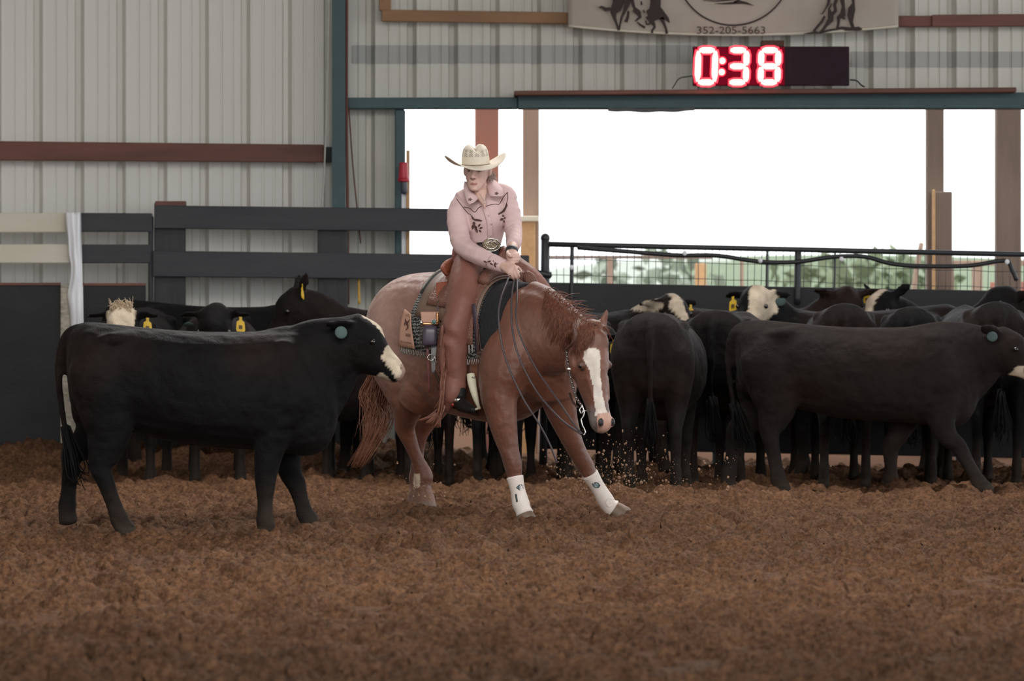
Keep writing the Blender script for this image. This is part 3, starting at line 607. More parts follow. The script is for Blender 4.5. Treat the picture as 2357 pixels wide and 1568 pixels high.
    for s in (-1, 1):
        MB().ball(P + hd * .118 + hl * s * .100 + hu * .040, .0165).build('eye', M_eye, root, world_space=False)
        for tg in tags:
            if tg[0] != s: continue
            e0 = P + hl * s * .07 + hu * .045 - hd * .02; ed = eard(s); c = e0 + ed * .105 + hd * .018
            if tg[1] == 'y':
                prof = [(0, .010), (.022, .009), (.034, .026), (.085, .030), (.098, .024)]; V = []; f = []
                ax = nrm(ed - hd * (ed @ hd)); dn = np.array((0, 0, -1.))
                for (zz, ww) in prof: V += [c + dn * zz - ax * ww, c + dn * zz + ax * ww]
                for i in range(4): f.append((2 * i, 2 * i + 1, 2 * i + 3, 2 * i + 2))
                o = MB().add(V, f).build('ear_tag', M_tagy, root, smooth=False, solid=.004, world_space=False, label='yellow ear tag')
                V = [c + dn * .05 - ax * .012 + hd * .006, c + dn * .05 + ax * .012 + hd * .006, c + dn * .075 + ax * .012 + hd * .006, c + dn * .075 - ax * .012 + hd * .006]
                MB().add(V, [(0, 1, 2, 3)]).build('tag_mark', M_ink, o, smooth=False, solid=.001, world_space=False)
            elif tg[1] == 'g':
                fl = nrm(np.cross(ed, hd)); cc = c + np.array((0, 0, -.012)) + nrm(np.array((.2, -1, 0))) * .012 if False else c - fl * .0 + np.array((0, 0, -.035)); n_ = nrm(hd + np.array((0, 0, .1)))
                if tg[2:] : n_ = nrm(np.array(tg[2]))
                a_ = nrm(np.cross(n_, (0, 0, 1))); b_ = np.cross(a_, n_); mbx = MB(); mbx.ball(cc + n_ * .02, (.036, .036, .006), ax=np.array([a_, b_, n_]), n=20, m=6)
                mbx.build('ear_tag', M_tagg, root, world_space=False, label='round grey-green ear tag')
            else:
                mbx = MB(); ax = nrm(ed - hd * (ed @ hd)); n_ = np.array((.1, -1, 0)); up = np.array((0, 0, 1.)); xx = np.cross(up, n_); cc = c + n_ * .03
                for q in (xx, up): mbx.rope([cc - q * .024, cc, cc + q * .024], .005, 5, 1)
                mbx.build('ear_button', M_tagy, root, world_space=False, label='small yellow star shaped ear button')
    if tail:
        st = MB(); 
        for i in range(34):
            o = rg.standard_normal(3) * .012; e = rg.standard_normal(3) * .03
            st.rope([cl(150, 990) + o, cl(160, 1040) + o * 1.6 + e * .4, cl(168, 1085) + o * 2 + e * .8, cl(172 + rg.uniform(-14, 26), 1125 - rg.random() * 40) + e], .008, 4, 2, r1=.002)
        st.build('tail_switch', M_hairb, root, world_space=False)
    if tuft:
        st = MB()
        for i in range(280):
            o = hl * rg.uniform(-.07, .07) + hu * rg.uniform(.05, .1) - hd * rg.uniform(.0, .06)
            st.rope([P + o, P + o + np.array((0, 0, .018)) + rg.standard_normal(3) * .008, P + o + np.array((0, 0, .022)) * rg.uniform(.8, 2) + rg.standard_normal(3) * .014], .0038, 4, 2, r1=.0012)
        st.build('poll_tuft', M_creamhair, root, world_space=False)
    COWS.append(root); return root
G_H = 'herd of black cattle along the back fence'
def gp(*a): return a
cow('cow', 450, 26.5, 0, 1.0, dict(hn=((236, 1078), (292, 1230)), hf=((160, 1050), (146, 1206)), fn=((614, 1118), (612, 1222)), ff=((678, 1120), (706, 1212))), (33, 0), (-41, 0), 'blaze',
    tags=((-1, 'g', (.25, -1, .1)),), voxel=.012, ear=(.55, .85, .02), label='black cow with cream blaze and muzzle walking right in front, facing the horse', seed=1)
cow('cow', 1958, 32.4, -2, .985, dict(hn=((240, 1065), (268, 1230)), hf=((158, 1060), (132, 1226)), ff=((555, 1110), (556, 1232)), fn=((722, 1105), (790, 1236))), (16, 0), (-42, -6), 'none', tags=((-1, 'g', (.3, -1, .1)),), ear=(.7, .6, .35),
    voxel=.015, label='large black cow striding right with one foreleg stretched forward, at the right of the herd', group=G_H, seed=2, mouth=True, long=1.11, base=np.array((.0185, .0145, .0135)))
cow('cow', 1516, 32.75, 84, 1.03, dict(hn=((200, 1060), (215, 1232)), hf=((215, 1062), (240, 1232))), (5, 0), (-50, 10), 'none', voxel=.016, label='black cow seen from behind with its tail hanging, right of the horse\'s head', group=G_H, seed=3, base=np.array((.018, .0152, .0146)))
for a in (
    dict(u=1680, d=33.95, yaw=78, k=1.04, neck=(10, 10), label='black cow in shadow between the rear-view cow and the striding cow'),
    dict(u=1290, d=36.1, yaw=-3, k=1.06, neck=(42, -38), head=(-38, -60), face='stripe', spot=True, tags=((1, 'y'),), label='black cow with cream streaks on forehead and neck, right of the horse\'s ear'),
    dict(u=1985, d=35.25, yaw=180, k=1.07, neck=(54, 40), head=(-40, 70), face='half', tags=((1, 'g', (0, -1, .1)), (-1, 'y')), label='cow with broad white face and a yellow tag in one ear', tail=False),
    dict(u=1700, d=36.1, yaw=0, k=1.07, neck=(54, -30), ear=(.95, .12, .12), head=(-55, -86), label='brown-black cow looking over the rumps with both ears out, before the thick pen upright', base=BROWN * 1.1),
    dict(u=1931, d=33.85, yaw=90, k=1.08, neck=(-45, 0), wide=.86, label='black cow rump showing above the striding cow\'s back, left of three'),
    dict(u=2096, d=33.85, yaw=86, k=1.06, neck=(-45, 0), wide=.86, label='black cow rump above the striding cow\'s shoulders, middle of three'),
    dict(u=2256, d=33.85, yaw=95, k=1.09, neck=(-45, 0), wide=.86, label='black cow rump above the striding cow\'s neck, right of three'),
    dict(u=2278, d=36.1, yaw=180, k=1.05, neck=(52, 30), head=(-40, 50), ear=(.7, .2, .5), face='stripe', tags=((-1, 'y'),), label='black cow with upright ear and a cream forehead streak behind the middle rump'),
    dict(u=2600, d=35.2, yaw=178, k=1.10, neck=(42, 20), head=(-20, 30), tags=((-1, 'y'),), label='tall black cow at the right edge of the photo with a raised tagged ear'),
    dict(u=2430, d=33.9, yaw=82, k=1.04, neck=(-5, 0), wide=.86, label='black cow mostly hidden behind the striding cow\'s head'),
    dict(u=1345, d=34.1, yaw=-88, k=1.02, neck=(8, 0), head=(-50, 0), tags=((1, 'y'),), wide=.9, tail=False, label='black cow standing just behind the horse\'s head'),
    dict(u=1165, d=34.0, yaw=84, k=1.0, neck=(0, 0), wide=.9, label='black cow behind the horse\'s chest, legs showing between its forelegs'),
    dict(u=975, d=34.1, yaw=95, k=1.0, neck=(-5, 0), wide=.9, label='black cow behind the horse\'s hind legs, legs showing under the stirrup'),
    dict(u=955, d=35.25, yaw=180, k=1.08, neck=(48, 30), head=(-52, 12), ear=(.5, .3, .9), label='black cow holding its head highest, in front of the black rails', tags=((1, 'y'),)),
    dict(u=800, d=34.2, yaw=-90, k=1.0, neck=(20, 0), head=(-55, 0), wide=.9, tags=((-1, 's'),), tail=False, label='black cow behind the blazed cow\'s neck, its legs showing past the brisket'),
    dict(u=490, d=36.1, yaw=0, k=1.10, neck=(-4, -5), label='black cow whose long back runs under the lower black rail'),
    dict(u=500, d=34.35, yaw=-86, k=1.06, neck=(30, -4), head=(-66, -8), tags=((1, 'y'), (-1, 'g')), label='black cow with a dark domed forehead and a yellow tag, behind the blazed cow\'s back', tail=False),
    dict(u=312, d=34.3, yaw=-92, k=1.05, neck=(31, 2), head=(-66, 0), face='poll', tags=((-1, 'g'), (1, 'y')), tuft=True, label='cow with cream tufted poll looking over the blazed cow\'s rump', tail=False),
):
    i = len(COWS); sh = (i * 37 % 23) - 11
    a.setdefault('feet', dict(hn=((212 + sh, 1060), (224 + sh, 1232)), hf=((200 - sh, 1060), (214 - sh, 1232)), fn=((620 - sh, 1110), (622 - sh * 1.4, 1232)), ff=((634 + sh, 1110), (640 + sh * 1.4, 1232))))
    cow('cow', group=G_H, seed=i + 3, voxel=.021, **a)
# ------------------------------------------------------------------ horse
D0 = 28.6; PXM = F / D0; RV = np.array((-.7071, -.7071, 0.)); FW = np.array((.7071, -.7071, 0.))
def hp(u, v, dy, ra, rb, pix=True):
    d = D0 + dy; s = d / F if pix else 1.0
    return [*W(u, v, d), ra * s, rb * s]
M_chest = mat('chestnut_coat', (.2, .08, .05), .48, attr=True, nscale=10, mix=.55, bump=.4, bscale=150, bump2=(9, .7, .03), spec=.5, sheen=.12, bdist=.004)
M_mane = mat('chestnut_mane', (.10, .032, .019), .5, (.23, .085, .045), 60, .8)
M_tailh = mat('chestnut_tail', (.20, .075, .045), .5, (.36, .17, .10), 60, .8)
CHEST = np.array((.215, .088, .055)); CHEST2 = np.array((.155, .054, .029)); ROAN_SHEEN = np.array((.42, .26, .215))
horse = empty('horse', (W(1090, 0, D0)[0], D0, 0), 'crouching chestnut horse with a white blaze, turning toward the camera under the rider', 'horse')
TORSO = [hp(u, v, (1080 - u) / PXM, ra, rb) for u, v, ra, rb in
         ((892, 775, 62, 72), (908, 772, 92, 112), (945, 772, 108, 142), (990, 782, 108, 158), (1045, 792, 112, 160), (1100, 802, 118, 164), (1155, 812, 112, 162), (1205, 808, 96, 152), (1250, 815, 82, 128), (1282, 835, 66, 98), (1296, 845, 44, 60))]
hm = MB(); hm.tube(TORSO, RV, 30, 5, 2.15)
# haunches, shoulder, chest muscles
hm.tube([hp(925, 745, .35, 66, 70), hp(915, 800, .27, 72, 76), hp(926, 855, .24, 62, 70), hp(945, 905, .26, 44, 56)], RV, 18, 4)
hm.tube([hp(985, 800, .16, 60, 90), hp(975, 880, .14, 56, 70), hp(955, 930, .2, 42, 46)], RV, 18, 4)
hm.tube([hp(1196, 700, -.36, 30, 40), hp(1186, 760, -.44, 46, 66), hp(1168, 830, -.48, 54, 76), hp(1153, 900, -.49, 48, 58)], RV, 18, 4)
hm.tube([hp(1256, 780, -.46, 40, 60), hp(1270, 850, -.49, 52, 66), hp(1280, 915, -.47, 46, 48)], RV, 18, 4)
# hind legs
hm.tube([hp(930, 880, .25, 52, 62), hp(938, 930, .28, 38, 44), hp(934, 962, .33, 26, 31), hp(932, 985, .36, 22, 26), hp(943, 1015, .38, 17, 19), hp(957, 1050, .40, 14, 16), hp(970, 1080, .42, 18, 20), hp(975, 1098, .43, 22, 23), hp(974, 1120, .43, 19, 19), hp(974, 1140, .42, 25, 25), hp(976, 1172, .40, 29, 32)], RV, 16, 4)
hm.tube([hp(930, 948, .31, 9, 10), hp(918, 968, .345, 9, 11), hp(922, 990, .36, 8, 9)], RV, 10, 3)
hm.tube([hp(1010, 880, .50, 50, 56), hp(1000, 925, .53, 40, 42), hp(980, 965, .56, 27, 30), hp(966, 995, .58, 21, 24), hp(962, 1030, .58, 15, 17), hp(960, 1075, .58, 14, 16), hp(959, 1100, .58, 18, 20), hp(961, 1120, .57, 17, 18), hp(963, 1140, .56, 24, 25), hp(965, 1168, .55, 27, 29)], RV, 16, 4)
# forelegs
RF = [hp(1172, 790, -.42, 26, 36), hp(1160, 850, -.50, 46, 66), hp(1150, 905, -.52, 40, 52), hp(1153, 945, -.54, 33, 42), hp(1163, 1000, -.55, 25, 33), hp(1173, 1040, -.56, 20, 25), hp(1181, 1072, -.56, 20, 23), hp(1185, 1098, -.56, 16, 18), hp(1192, 1130, -.57, 14, 15), hp(1199, 1160, -.58, 17, 18), hp(1205, 1176, -.59, 16, 16), hp(1210, 1190, -.60, 21, 22), hp(1213, 1207, -.60, 26, 27)]
LF = [hp(1278, 880, -.46, 44, 58), hp(1290, 940, -.42, 36, 44), hp(1305, 985, -.38, 28, 33), hp(1324, 1030, -.34, 22, 25), hp(1346, 1070, -.30, 20, 22), hp(1358, 1092, -.29, 17, 18), hp(1375, 1120, -.27, 14, 15), hp(1393, 1150, -.25, 16, 17), hp(1403, 1165, -.24, 16, 16), hp(1418, 1176, -.24, 22, 21), hp(1437, 1192, -.24, 28, 24)]
hm.tube(RF, RV, 16, 4); hm.tube(LF, (-.9, -.44, 0), 16, 4)
# neck
hm.tube([hp(1205, 775, -.32, 62, 112), hp(1240, 772, -.50, 56, 104), hp(1280, 778, -.66, 46, 88), hp(1316, 790, -.80, 38, 68), hp(1345, 800, -.90, 34, 52)], RV, 22, 4)
hm.tube([hp(1228, 672, -.36, 24, 26), hp(1262, 690, -.55, 24, 28), hp(1300, 722, -.74, 22, 28), hp(1338, 758, -.92, 22, 26)], RV, 14, 4)
# head
PH = math.radians(33); HN = np.array((math.sin(PH), -math.cos(PH), 0.)); HL = np.array((math.cos(PH), math.sin(PH), 0.))
HC = [(1362, 742, 24, 30), (1359, 770, 37, 44), (1356, 808, 41, 53), (1357, 842, 39, 56), (1362, 878, 31, 46), (1370, 915, 25, 36), (1377, 945, 23, 31), (1382, 968, 25, 28), (1385, 984, 22, 22), (1386, 994, 14, 13)]
HD = -1.0
hm.tube([hp(u, v, HD - (v - 742) / 250 * .10, a, b) for u, v, a, b in HC], HL, 22, 5)
def hh(u, v, n=0., l=0.):   # point in the head: pixel of its axis level, then metres along face normal and to the right
    return W(u, v, D0 + HD - (v - 742) / 250 * .10) + HN * n + HL * l
for s in (-1, 1):
    hm.ball(hh(1355, 840, .062, s * .088), (.030, .026, .026)); hm.ball(hh(1354, 838, -.055, s * .062), (.055, .075, .085))
    hm.ball(hh(1384, 972, .045, s * .040), (.024, .022, .030)); hm.tube([[*hh(1362, 868, .06, s * .066), .012, .012], [*hh(1374, 920, .05, s * .05), .009, .009]], HN, 8, 3)
hm.ball(hh(1384, 990, -.02, 0), (.030, .030, .020)); hm.ball(hh(1359, 790, .085, 0), (.06, .04, .08))
hm.tube([[*W(1374, 776, D0 + HD + .01), .026, .022], [*W(1382, 757, D0 + HD), .034, .022], [*W(1389, 738, D0 + HD - .0), .027, .018], [*W(1395, 720, D0 + HD), .014, .012], [*W(1397, 711, D0 + HD), .005, .005]], HL, 12, 4)
e0 = hh(1340, 758, -.02, -.03); hm.tube([[*e0, .022, .020], [*W(1326, 762, D0 + HD + .02), .026, .022], [*W(1312, 770, D0 + HD + .06), .018, .020], [*W(1302, 779, D0 + HD + .09), .005, .006]], HN, 12, 4)
def hcol(co):
    u, v = px(co); n1 = vnoise(co[:, 0] * 5 + 30, co[:, 2] * 5 + 30 + co[:, 1] * 3, 31); n2 = vnoise(co[:, 0] * 40 + 60, co[:, 2] * 25 + 30 + co[:, 1] * 40, 32) - .5
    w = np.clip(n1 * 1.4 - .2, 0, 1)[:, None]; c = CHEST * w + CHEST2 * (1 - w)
    rn = (np.clip((1010 - u) / 130, 0, 1) * np.clip((960 - v) / 120, 0, 1))[:, None] * .85; rn = np.maximum(rn, (np.clip(1 - np.abs(u - 1225) / 70, 0, 1) * np.clip(1 - np.abs(v - 760) / 60, 0, 1))[:, None] * .35); c = c * (1 - rn) + ROAN_SHEEN * rn  # pale rump mixes roan coat with sky sheen painted in; fainter shoulder patch
    lg = np.clip((v - 985) / 60, 0, 1)[:, None] * .55; c = c * (1 - lg) + np.array((.125, .05, .032)) * lg
    # head markings, in the head's own frame
    ax = W(1356, 742, D0 + HD); hz = ax[2] - co[:, 2]; q = co - np.array([np.interp(v, [h[1] for h in HC], [W(h[0], h[1], D0 + HD)[i] for h in HC]) for i in (0, 1)] + [co[:, 2]]).T
    ln = q @ HL; nn = q @ HN; onh = (co[:, 1] < D0 - .78) & (u > 1296) & (v > 735) & (v < 1002)
    uc = np.interp(v, [800, 825, 850, 880, 910, 940, 975], [1363, 1362, 1369, 1374, 1377, 1382, 1388]); hw = np.interp(v, [800, 806, 825, 845, 860, 900, 940, 955], [2, 16, 20, 15, 11, 10, 12, 16])
    bl = onh & (nn > .0) & (np.abs(u - uc + n2 * 2.5) < hw) & (v > 801 + n2 * 4) & (v < 958); 
    gm = onh & (v > 925) ; gk = np.clip((v - 925) / 25, 0, 1)[:, None] * gm[:, None] * .9; c = c * (1 - gk) + np.array((.16, .135, .13)) * gk
    c = np.where(bl[:, None], np.array((.80, .72, .64)) * (1 + .15 * n2[:, None]), c)
    pk = onh & (v >= 950 + n2 * 4) & (u > 1374 + n2 * 3) & (nn > -.02); c = np.where(pk[:, None], np.array((.56, .33, .25)), c)
    for s in (-1, 1):
        dd = np.linalg.norm((co - hh(1384, 972, .066, s * .045)) / np.array((1, 1, 1.7)), axis=1); c = np.where((dd < .019)[:, None], np.array((.015, .01, .01)), c)
        dd = np.linalg.norm((co - hh(1355, 842, .066, s * .100)), axis=1); c = c * np.where(dd < .035, .55, 1.)[:, None]
    eg = onh & (nn > .03) & (v < 800) & (v > 755); c = np.where(eg[:, None], c * .8, c)
    # hooves, pastern dust and the near hind's white mark
    z = co[:, 2]; hf = (z < .075 + .012 * n2) & (v > 1125); c = np.where(hf[:, None], np.array((.13, .10, .075)), c)
    du = (np.clip((.19 - z) / .14, 0, 1) * (v > 1090))[:, None] * .5; c = c * (1 - du) + np.array((.22, .13, .08)) * du
    wm = (u > 952) & (u < 968 + n2 * 8) & (v > 1090) & (v < 1122) & (co[:, 1] < D0 + .7); c = np.where(wm[:, None], np.array((.62, .50, .38)), c)
    return c
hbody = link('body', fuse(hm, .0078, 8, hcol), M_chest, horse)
for s in (-1, 1):
    MB().ball(hh(1355, 842, .064, s * .098), (.0155, .015, .0145)).build('eye', M_eye, horse)
def strands(name, roots, m, parent, r=.0035, r1=.0008, n=3):
    mb = MB()
    for P in roots: mb.rope(P, r, n, 3, r1=r1)
    return mb.build(name, m, parent)
rg = np.random.default_rng(5); R = []
HBV = BVHTree.FromPolygons([v.co + horse.location for v in hbody.data.vertices], [tuple(p.vertices) for p in hbody.data.polygons])
def hhit(u, v, off=.0):
    d_ = nrm(W(u, v, 10) - np.array((0, 0, CAMH))); h = HBV.ray_cast(Vector((0, 0, CAMH)), Vector(d_)); return None if h[0] is None else np.array(h[0]) - d_ * off
for i in range(900):
    t = rg.random() ** .8; u = 1256 + t * 108; v = np.interp(u, [1238, 1262, 1300, 1338, 1365], [648, 664, 694, 732, 744]) + rg.uniform(0, 16); L = rg.uniform(28, 95) * np.interp(u, [1256, 1275, 1335, 1364], [.35, 1, 1, .45])
    if rg.random() < .9:
        sl = rg.uniform(-.35, .05); cv = rg.uniform(-6, 6); P = []
        for q in (0, .2, .45, .75, 1):
            h = hhit(u + sl * L * q + cv * math.sin(q * 3), v + L * q, .004 + .016 * rg.random())
            if h is not None: P.append(h)
        if len(P) > 2: R.append(P)
    else:
        h = hhit(u, v + 8, .004)
        if h is not None: j = rg.standard_normal(3) * .010; R.append([h, h + (.012, .01, .030), h + np.array((.04, .02, .034)) + j, h + np.array((.075, .02, .02)) + j * 2])
strands('mane', R, M_mane, horse, .0030)
R = []
for i in range(60):
    p = hh(1362, 750, .05, rg.uniform(-.03, .04)); j = rg.standard_normal(3) * .01; R.append([p, p + HN * .03 + j * .5 + np.array((0, 0, -.015)), p + HN * .03 + j * 2 + np.array((.0, 0, -.05)), p + HN * .02 + j * 2 + np.array((.0, 0, -.08))])
strands('forelock', R, M_mane, horse, .003)
R = []
for i in range(480):
    a = rg.standard_normal(3) * np.array((.022, .03, .0)); b = rg.standard_normal(3) * np.array((.034, .04, .02)); L_ = rg.beta(2.2, 1.2); wv = .012 * math.sin(i)
    top = W(876, 800, D0 + .62) + a * .4; P = [top, W(872, 862, D0 + .64) + a, W(866 + 14 * math.sin(i * 2.1), 915, D0 + .62) + a + b * .5, W(868 + 6 * math.sin(i), 960, D0 + .60) + b + (wv, 0, 0), W(855, 1010, D0 + .58) + b * .8, W(838 - 22 * L_ ** 3, 1020 + 54 * L_, D0 + .58) + b * .6 + (wv, 0, 0)]
    P = P[: 4 + int(L_ * 2.6)]; R.append(P)
strands('tail', R, M_tailh, horse, .0045, .0010)
# white boots on the forelegs
M_boot = mat('white_neoprene', (.76, .68, .62), .7, (.62, .52, .44), 12, .6, .15, 120)
M_logo = mat('dark_teal_print', (.05, .07, .075), .6); M_logo2 = mat('pale_teal_print', (.22, .30, .30), .6)
def legboot(L, i0, i1, label, side, patch, tabs, stripe=None):
    P = cat(np.array(L), 8)[int(i0 * 8):int(i1 * 8) + 1].copy(); P[:, 3:] *= 1.0; P[:, 3:] += .0075; o = empty('leg_boot', Vector(P[-1, :3]), label, 'leg boot', 'white boots on the horse\'s forelegs')
    s = MB().tube(P, side, 20, 1).build('boot_shell', M_boot, o)
    bv = BVHTree.FromObject(s, bpy.context.evaluated_depsgraph_get()); off = Vector(o.location)
    def hit(u, v):
        dr = Vector(nrm(W(u, v, 10) - np.array((0, 0, CAMH)))); h = bv.ray_cast(Vector((0, 0, CAMH)) - off, dr); return np.array(h[0] + off) - np.array(dr) * .002 if h[0] else None
    def decal(name, poly, m, par, t=.0015):
        V = [hit(*p) for p in poly]; V = [p for p in V if p is not None]
        if len(V) > 2: MB().add(V, [tuple(range(len(V)))]).build(name, m, par, smooth=False, solid=t)
    u, v, a = patch; ca, sa = math.cos(a), math.sin(a); Rr = lambda L_: [(u + x * ca - y * sa, v + x * sa + y * ca) for x, y in L_]
    decal('emblem', Rr([(-10.5, 0), (-3, -6.5), (4, -6.5), (10, -2), (8, 4), (1, 7), (-4, 6)]), M_logo, o); decal('emblem_face', Rr([(-7, 0), (-2, -3.6), (4, -3.6), (6.5, -1), (5, 2.5), (-2, 3.4)]), M_logo2, o, .003)
    if stripe: decal('side_tag', stripe, M_logo, o)
    for (tu, tv, r) in tabs: decal('round_tab', [(tu + r * math.cos(q), tv + r * 1.15 * math.sin(q)) for q in np.linspace(0, 6.283, 14)[:-1]], M_boot, o, .003)
    return o
legboot(RF, 7.05, 10.6, 'white boot on the near foreleg, the more upright of the two', RV, (1198, 1122, -.1), ((1206, 1158, 7),), ((1185, 1138), (1189, 1137), (1192, 1155), (1188, 1157)))
legboot(LF, 5.1, 8.7, 'white boot on the outstretched foreleg, leaning right', (-.9, -.44, 0), (1372, 1117, .3), ((1403, 1157, 9),))
# ---- bridle and reins
M_tack = mat('dark_tack_leather', (.035, .018, .013), .5, (.06, .03, .02), 30, .5); M_tackd = mat('brown_tack_leather', (.10, .04, .026), .5, (.06, .025, .018), 30, .6)
M_silver = mat('silver_fitting', (.72, .70, .66), .25, metal=1.0); M_rein = mat('dark_braided_rein', (.055, .042, .048), .5, (.09, .07, .075), 90, .6)
br = empty('bridle', hh(1357, 842), 'dark leather bridle with silver shanked bit on the horse\'s head, split reins', 'bridle')
hside = lambda u, v, n, l=0: hh(u, v, n, l)
MB().strap([W(1322, 752, D0 - 1.17), W(1325, 770, D0 - 1.18), W(1320, 789, D0 - 1.17), W(1306, 803, D0 - 1.12), W(1302, 806, D0 - 1.08)], HN, .004, .0105).build('ear_piece', M_tackd, br)
ck_ = MB(); dots = MB(); CH = [(1304, 806, -1.12), (1306, 830, -1.14), (1310, 852, -1.15), (1317, 885, -1.17), (1326, 915, -1.18), (1339, 934, -1.19)]
ck_.strap([W(u, v, D0 + z) for u, v, z in CH], HN, .003, .0095); ck_.build('cheek_strap', M_tack, br)
for t in np.linspace(.05, .95, 13):
    q = np.array(CH); i = t * 5; k_ = int(i); p = q[k_] * (1 - i + k_) + q[min(k_ + 1, 5)] * (i - k_); dots.ball(W(p[0], p[1], D0 + p[2] - .012), .0042, n=6, m=4)
dots.build('silver_spots', M_silver, br, kind='stuff')
MB().ball(W(1309, 850, D0 - 1.17), (.013, .006, .011)).build('buckle', M_silver, br)
MB().strap([W(1311, 905, D0 - 1.1), W(1318, 925, D0 - 1.15), W(1330, 938, D0 - 1.19)], HN, .003, .008).build('chin_strap', M_tack, br)
MB().strap([hh(1367, 862, .0, .085), hh(1372, 900, -.01, .072), hh(1377, 935, -.01, .063)], HN, .003, .009).build('cheek_strap', M_tack, br)
bt = MB(); bt.rope([W(1339, 932, D0 - 1.2), W(1344, 948, D0 - 1.2), W(1343, 958, D0 - 1.2), W(1338, 966, D0 - 1.2), W(1340, 978, D0 - 1.2), W(1345, 988, D0 - 1.2), W(1347, 997, D0 - 1.2), W(1343, 1002, D0 - 1.2)], .0048, 8); bt.rope([W(1339, 936, D0 - 1.2), W(1334, 944, D0 - 1.2), W(1338, 952, D0 - 1.2), W(1343, 946, D0 - 1.2)], .005, 6)
bt.rope([W(1340, 946, D0 - 1.19), hh(1379, 946, -.03, 0), hh(1379, 946, -.03, .05)], .004, 6); bt.build('bit', M_silver, br)
for nm, P in (('rein', [(1183, 638, -.42), (1177, 700, -.62), (1181, 770, -.72), (1200, 835, -.78), (1238, 905, -.85), (1290, 965, -1.0), (1338, 1000, -1.19)]),
              ('rein', [(1190, 634, -.42), (1190, 690, -.62), (1188, 730, -.70), (1198, 775, -.74), (1235, 850, -.84), (1280, 915, -.98), (1320, 975, -1.12), (1340, 999, -1.19)]),
              ('rein_tail', [(1170, 640, -.42), (1152, 690, -.62), (1148, 740, -.70), (1162, 820, -.76), (1200, 910, -.8), (1240, 975, -.8), (1264, 1020, -.78), (1282, 1066, -.76)])):
    MB().rope([W(u, v, D0 + z) for u, v, z in P], .0062, 6, 6).build(nm, M_rein, br)
# ------------------------------------------------------------------ saddle, pad and fittings
TC, TA, TB, Tra, Trb = frame(TORSO, RV, 12); TN = len(TC) - 1
def tsurf(u_axis, th, off):
    """point on the horse's barrel at ring whose axis shows at pixel column u_axis, angle th (0 near side, 90 top, 180 far side), off metres out"""
    us, _ = px(TC); i = float(np.interp(u_axis, us, np.arange(len(us)))); k = min(int(i), TN - 1); f = i - k; L = lambda X: X[k] * (1 - f) + X[k + 1] * f
    t = math.radians(th); c, s = math.cos(t), math.sin(t); e = 2 / 2.15; c = math.copysign(abs(c) ** e, c); s = math.copysign(abs(s) ** e, s)
    a, b = L(Tra) + off, L(Trb) + off
    return L(TC) + L(TA) * a * c + L(TB) * b * s
def tpatch(fu, t0, t1, off, n=22, m=12, wob=0.0):
    """grid on the barrel; fu(s, t) gives the axis column, s, t in 0..1"""
    return [[tsurf(fu(i / (m - 1), j / (n - 1)), t0 + (t1 - t0) * j / (n - 1), off + wob * math.sin(i * 1.3 + j)) for j in range(n)] for i in range(m)]
M_pad = mat('dark_wool_pad', (.045, .047, .045), .95, (.02, .02, .02), 60, .7, .5, 200)
def weave_mat():
    m = mat('wavy_weave_blanket', (.2, .2, .19), .95, bump=.3, bscale=200); nt = m.node_tree; N = nt.nodes; L = nt.links
    w = N.new('ShaderNodeTexWave'); w.inputs['Scale'].default_value = 26; w.inputs['Distortion'].default_value = 4.5; w.inputs['Detail'].default_value = 1; w.inputs['Detail Scale'].default_value = 3; w.bands_direction = 'DIAGONAL'
    tc = N.new('ShaderNodeTexCoord'); L.new(tc.outputs['Object'], w.inputs['Vector']); r = N.new('ShaderNodeValToRGB'); r.color_ramp.interpolation = 'CONSTANT'
    r.color_ramp.elements[0].color = (.022, .024, .024, 1); r.color_ramp.elements[1].position = .58; r.color_ramp.elements[1].color = (.27, .27, .25, 1); L.new(w.outputs['Fac'], r.inputs[0]); L.new(r.outputs[0], N['Principled BSDF'].inputs['Base Color']); return m
M_weave = weave_mat()
def tooled_mat(name, c, c2, sc=55):
    m = mat(name, c, .45, c2, 12, .5); nt = m.node_tree; N = nt.nodes; L = nt.links; tc = N.new('ShaderNodeTexCoord'); v = N.new('ShaderNodeTexVoronoi'); v.inputs['Scale'].default_value = sc; v.feature = 'DISTANCE_TO_EDGE'
    L.new(tc.outputs['Object'], v.inputs['Vector']); b = N.new('ShaderNodeBump'); b.inputs['Strength'].default_value = .6; b.inputs['Distance'].default_value = .004; r = N.new('ShaderNodeMapRange'); r.inputs['From Max'].default_value = .25; L.new(v.outputs[0], r.inputs[0]); L.new(r.outputs[0], b.inputs['Height']); L.new(b.outputs[0], N['Principled BSDF'].inputs['Normal']); return m
M_tool = tooled_mat('tooled_saddle_leather', (.20, .085, .058), (.12, .048, .033), 95); M_toolr = tooled_mat('tooled_red_leather', (.34, .095, .045), (.20, .055, .03), 110)
M_skirt = mat('saddle_skirt_leather', (.19, .12, .085), .5, (.13, .08, .055), 14, .6); M_fleece = mat('black_fleece', (.012, .012, .014), .95, (.03, .03, .032), 80, .7, .9, 150)
M_rope = mat('pale_rope_edge', (.40, .38, .34), .8, (.10, .09, .08), 140, .9); M_hide = mat('tan_patch_leather', (.50, .29, .215), .55, (.42, .21, .12), 9, .6)
M_dkleather = mat('dark_saddle_leather', (.055, .026, .019), .45, (.10, .045, .03), 20, .5); M_purple = mat('purple_leather', (.055, .042, .062), .35, (.09, .07, .10), 6, .6)
M_copper = mat('copper_fitting', (.75, .42, .20), .3, metal=1.0); M_turq = mat('turquoise_concho', (.06, .16, .14), .3); M_rawhide = mat('rawhide', (.66, .62, .46), .6, (.5, .46, .34), 30, .5)
pad = empty('saddle_pad', tsurf(1110, 90, 0), 'dark wavy-woven saddle blanket with leather corner patch under the saddle', 'saddle pad')
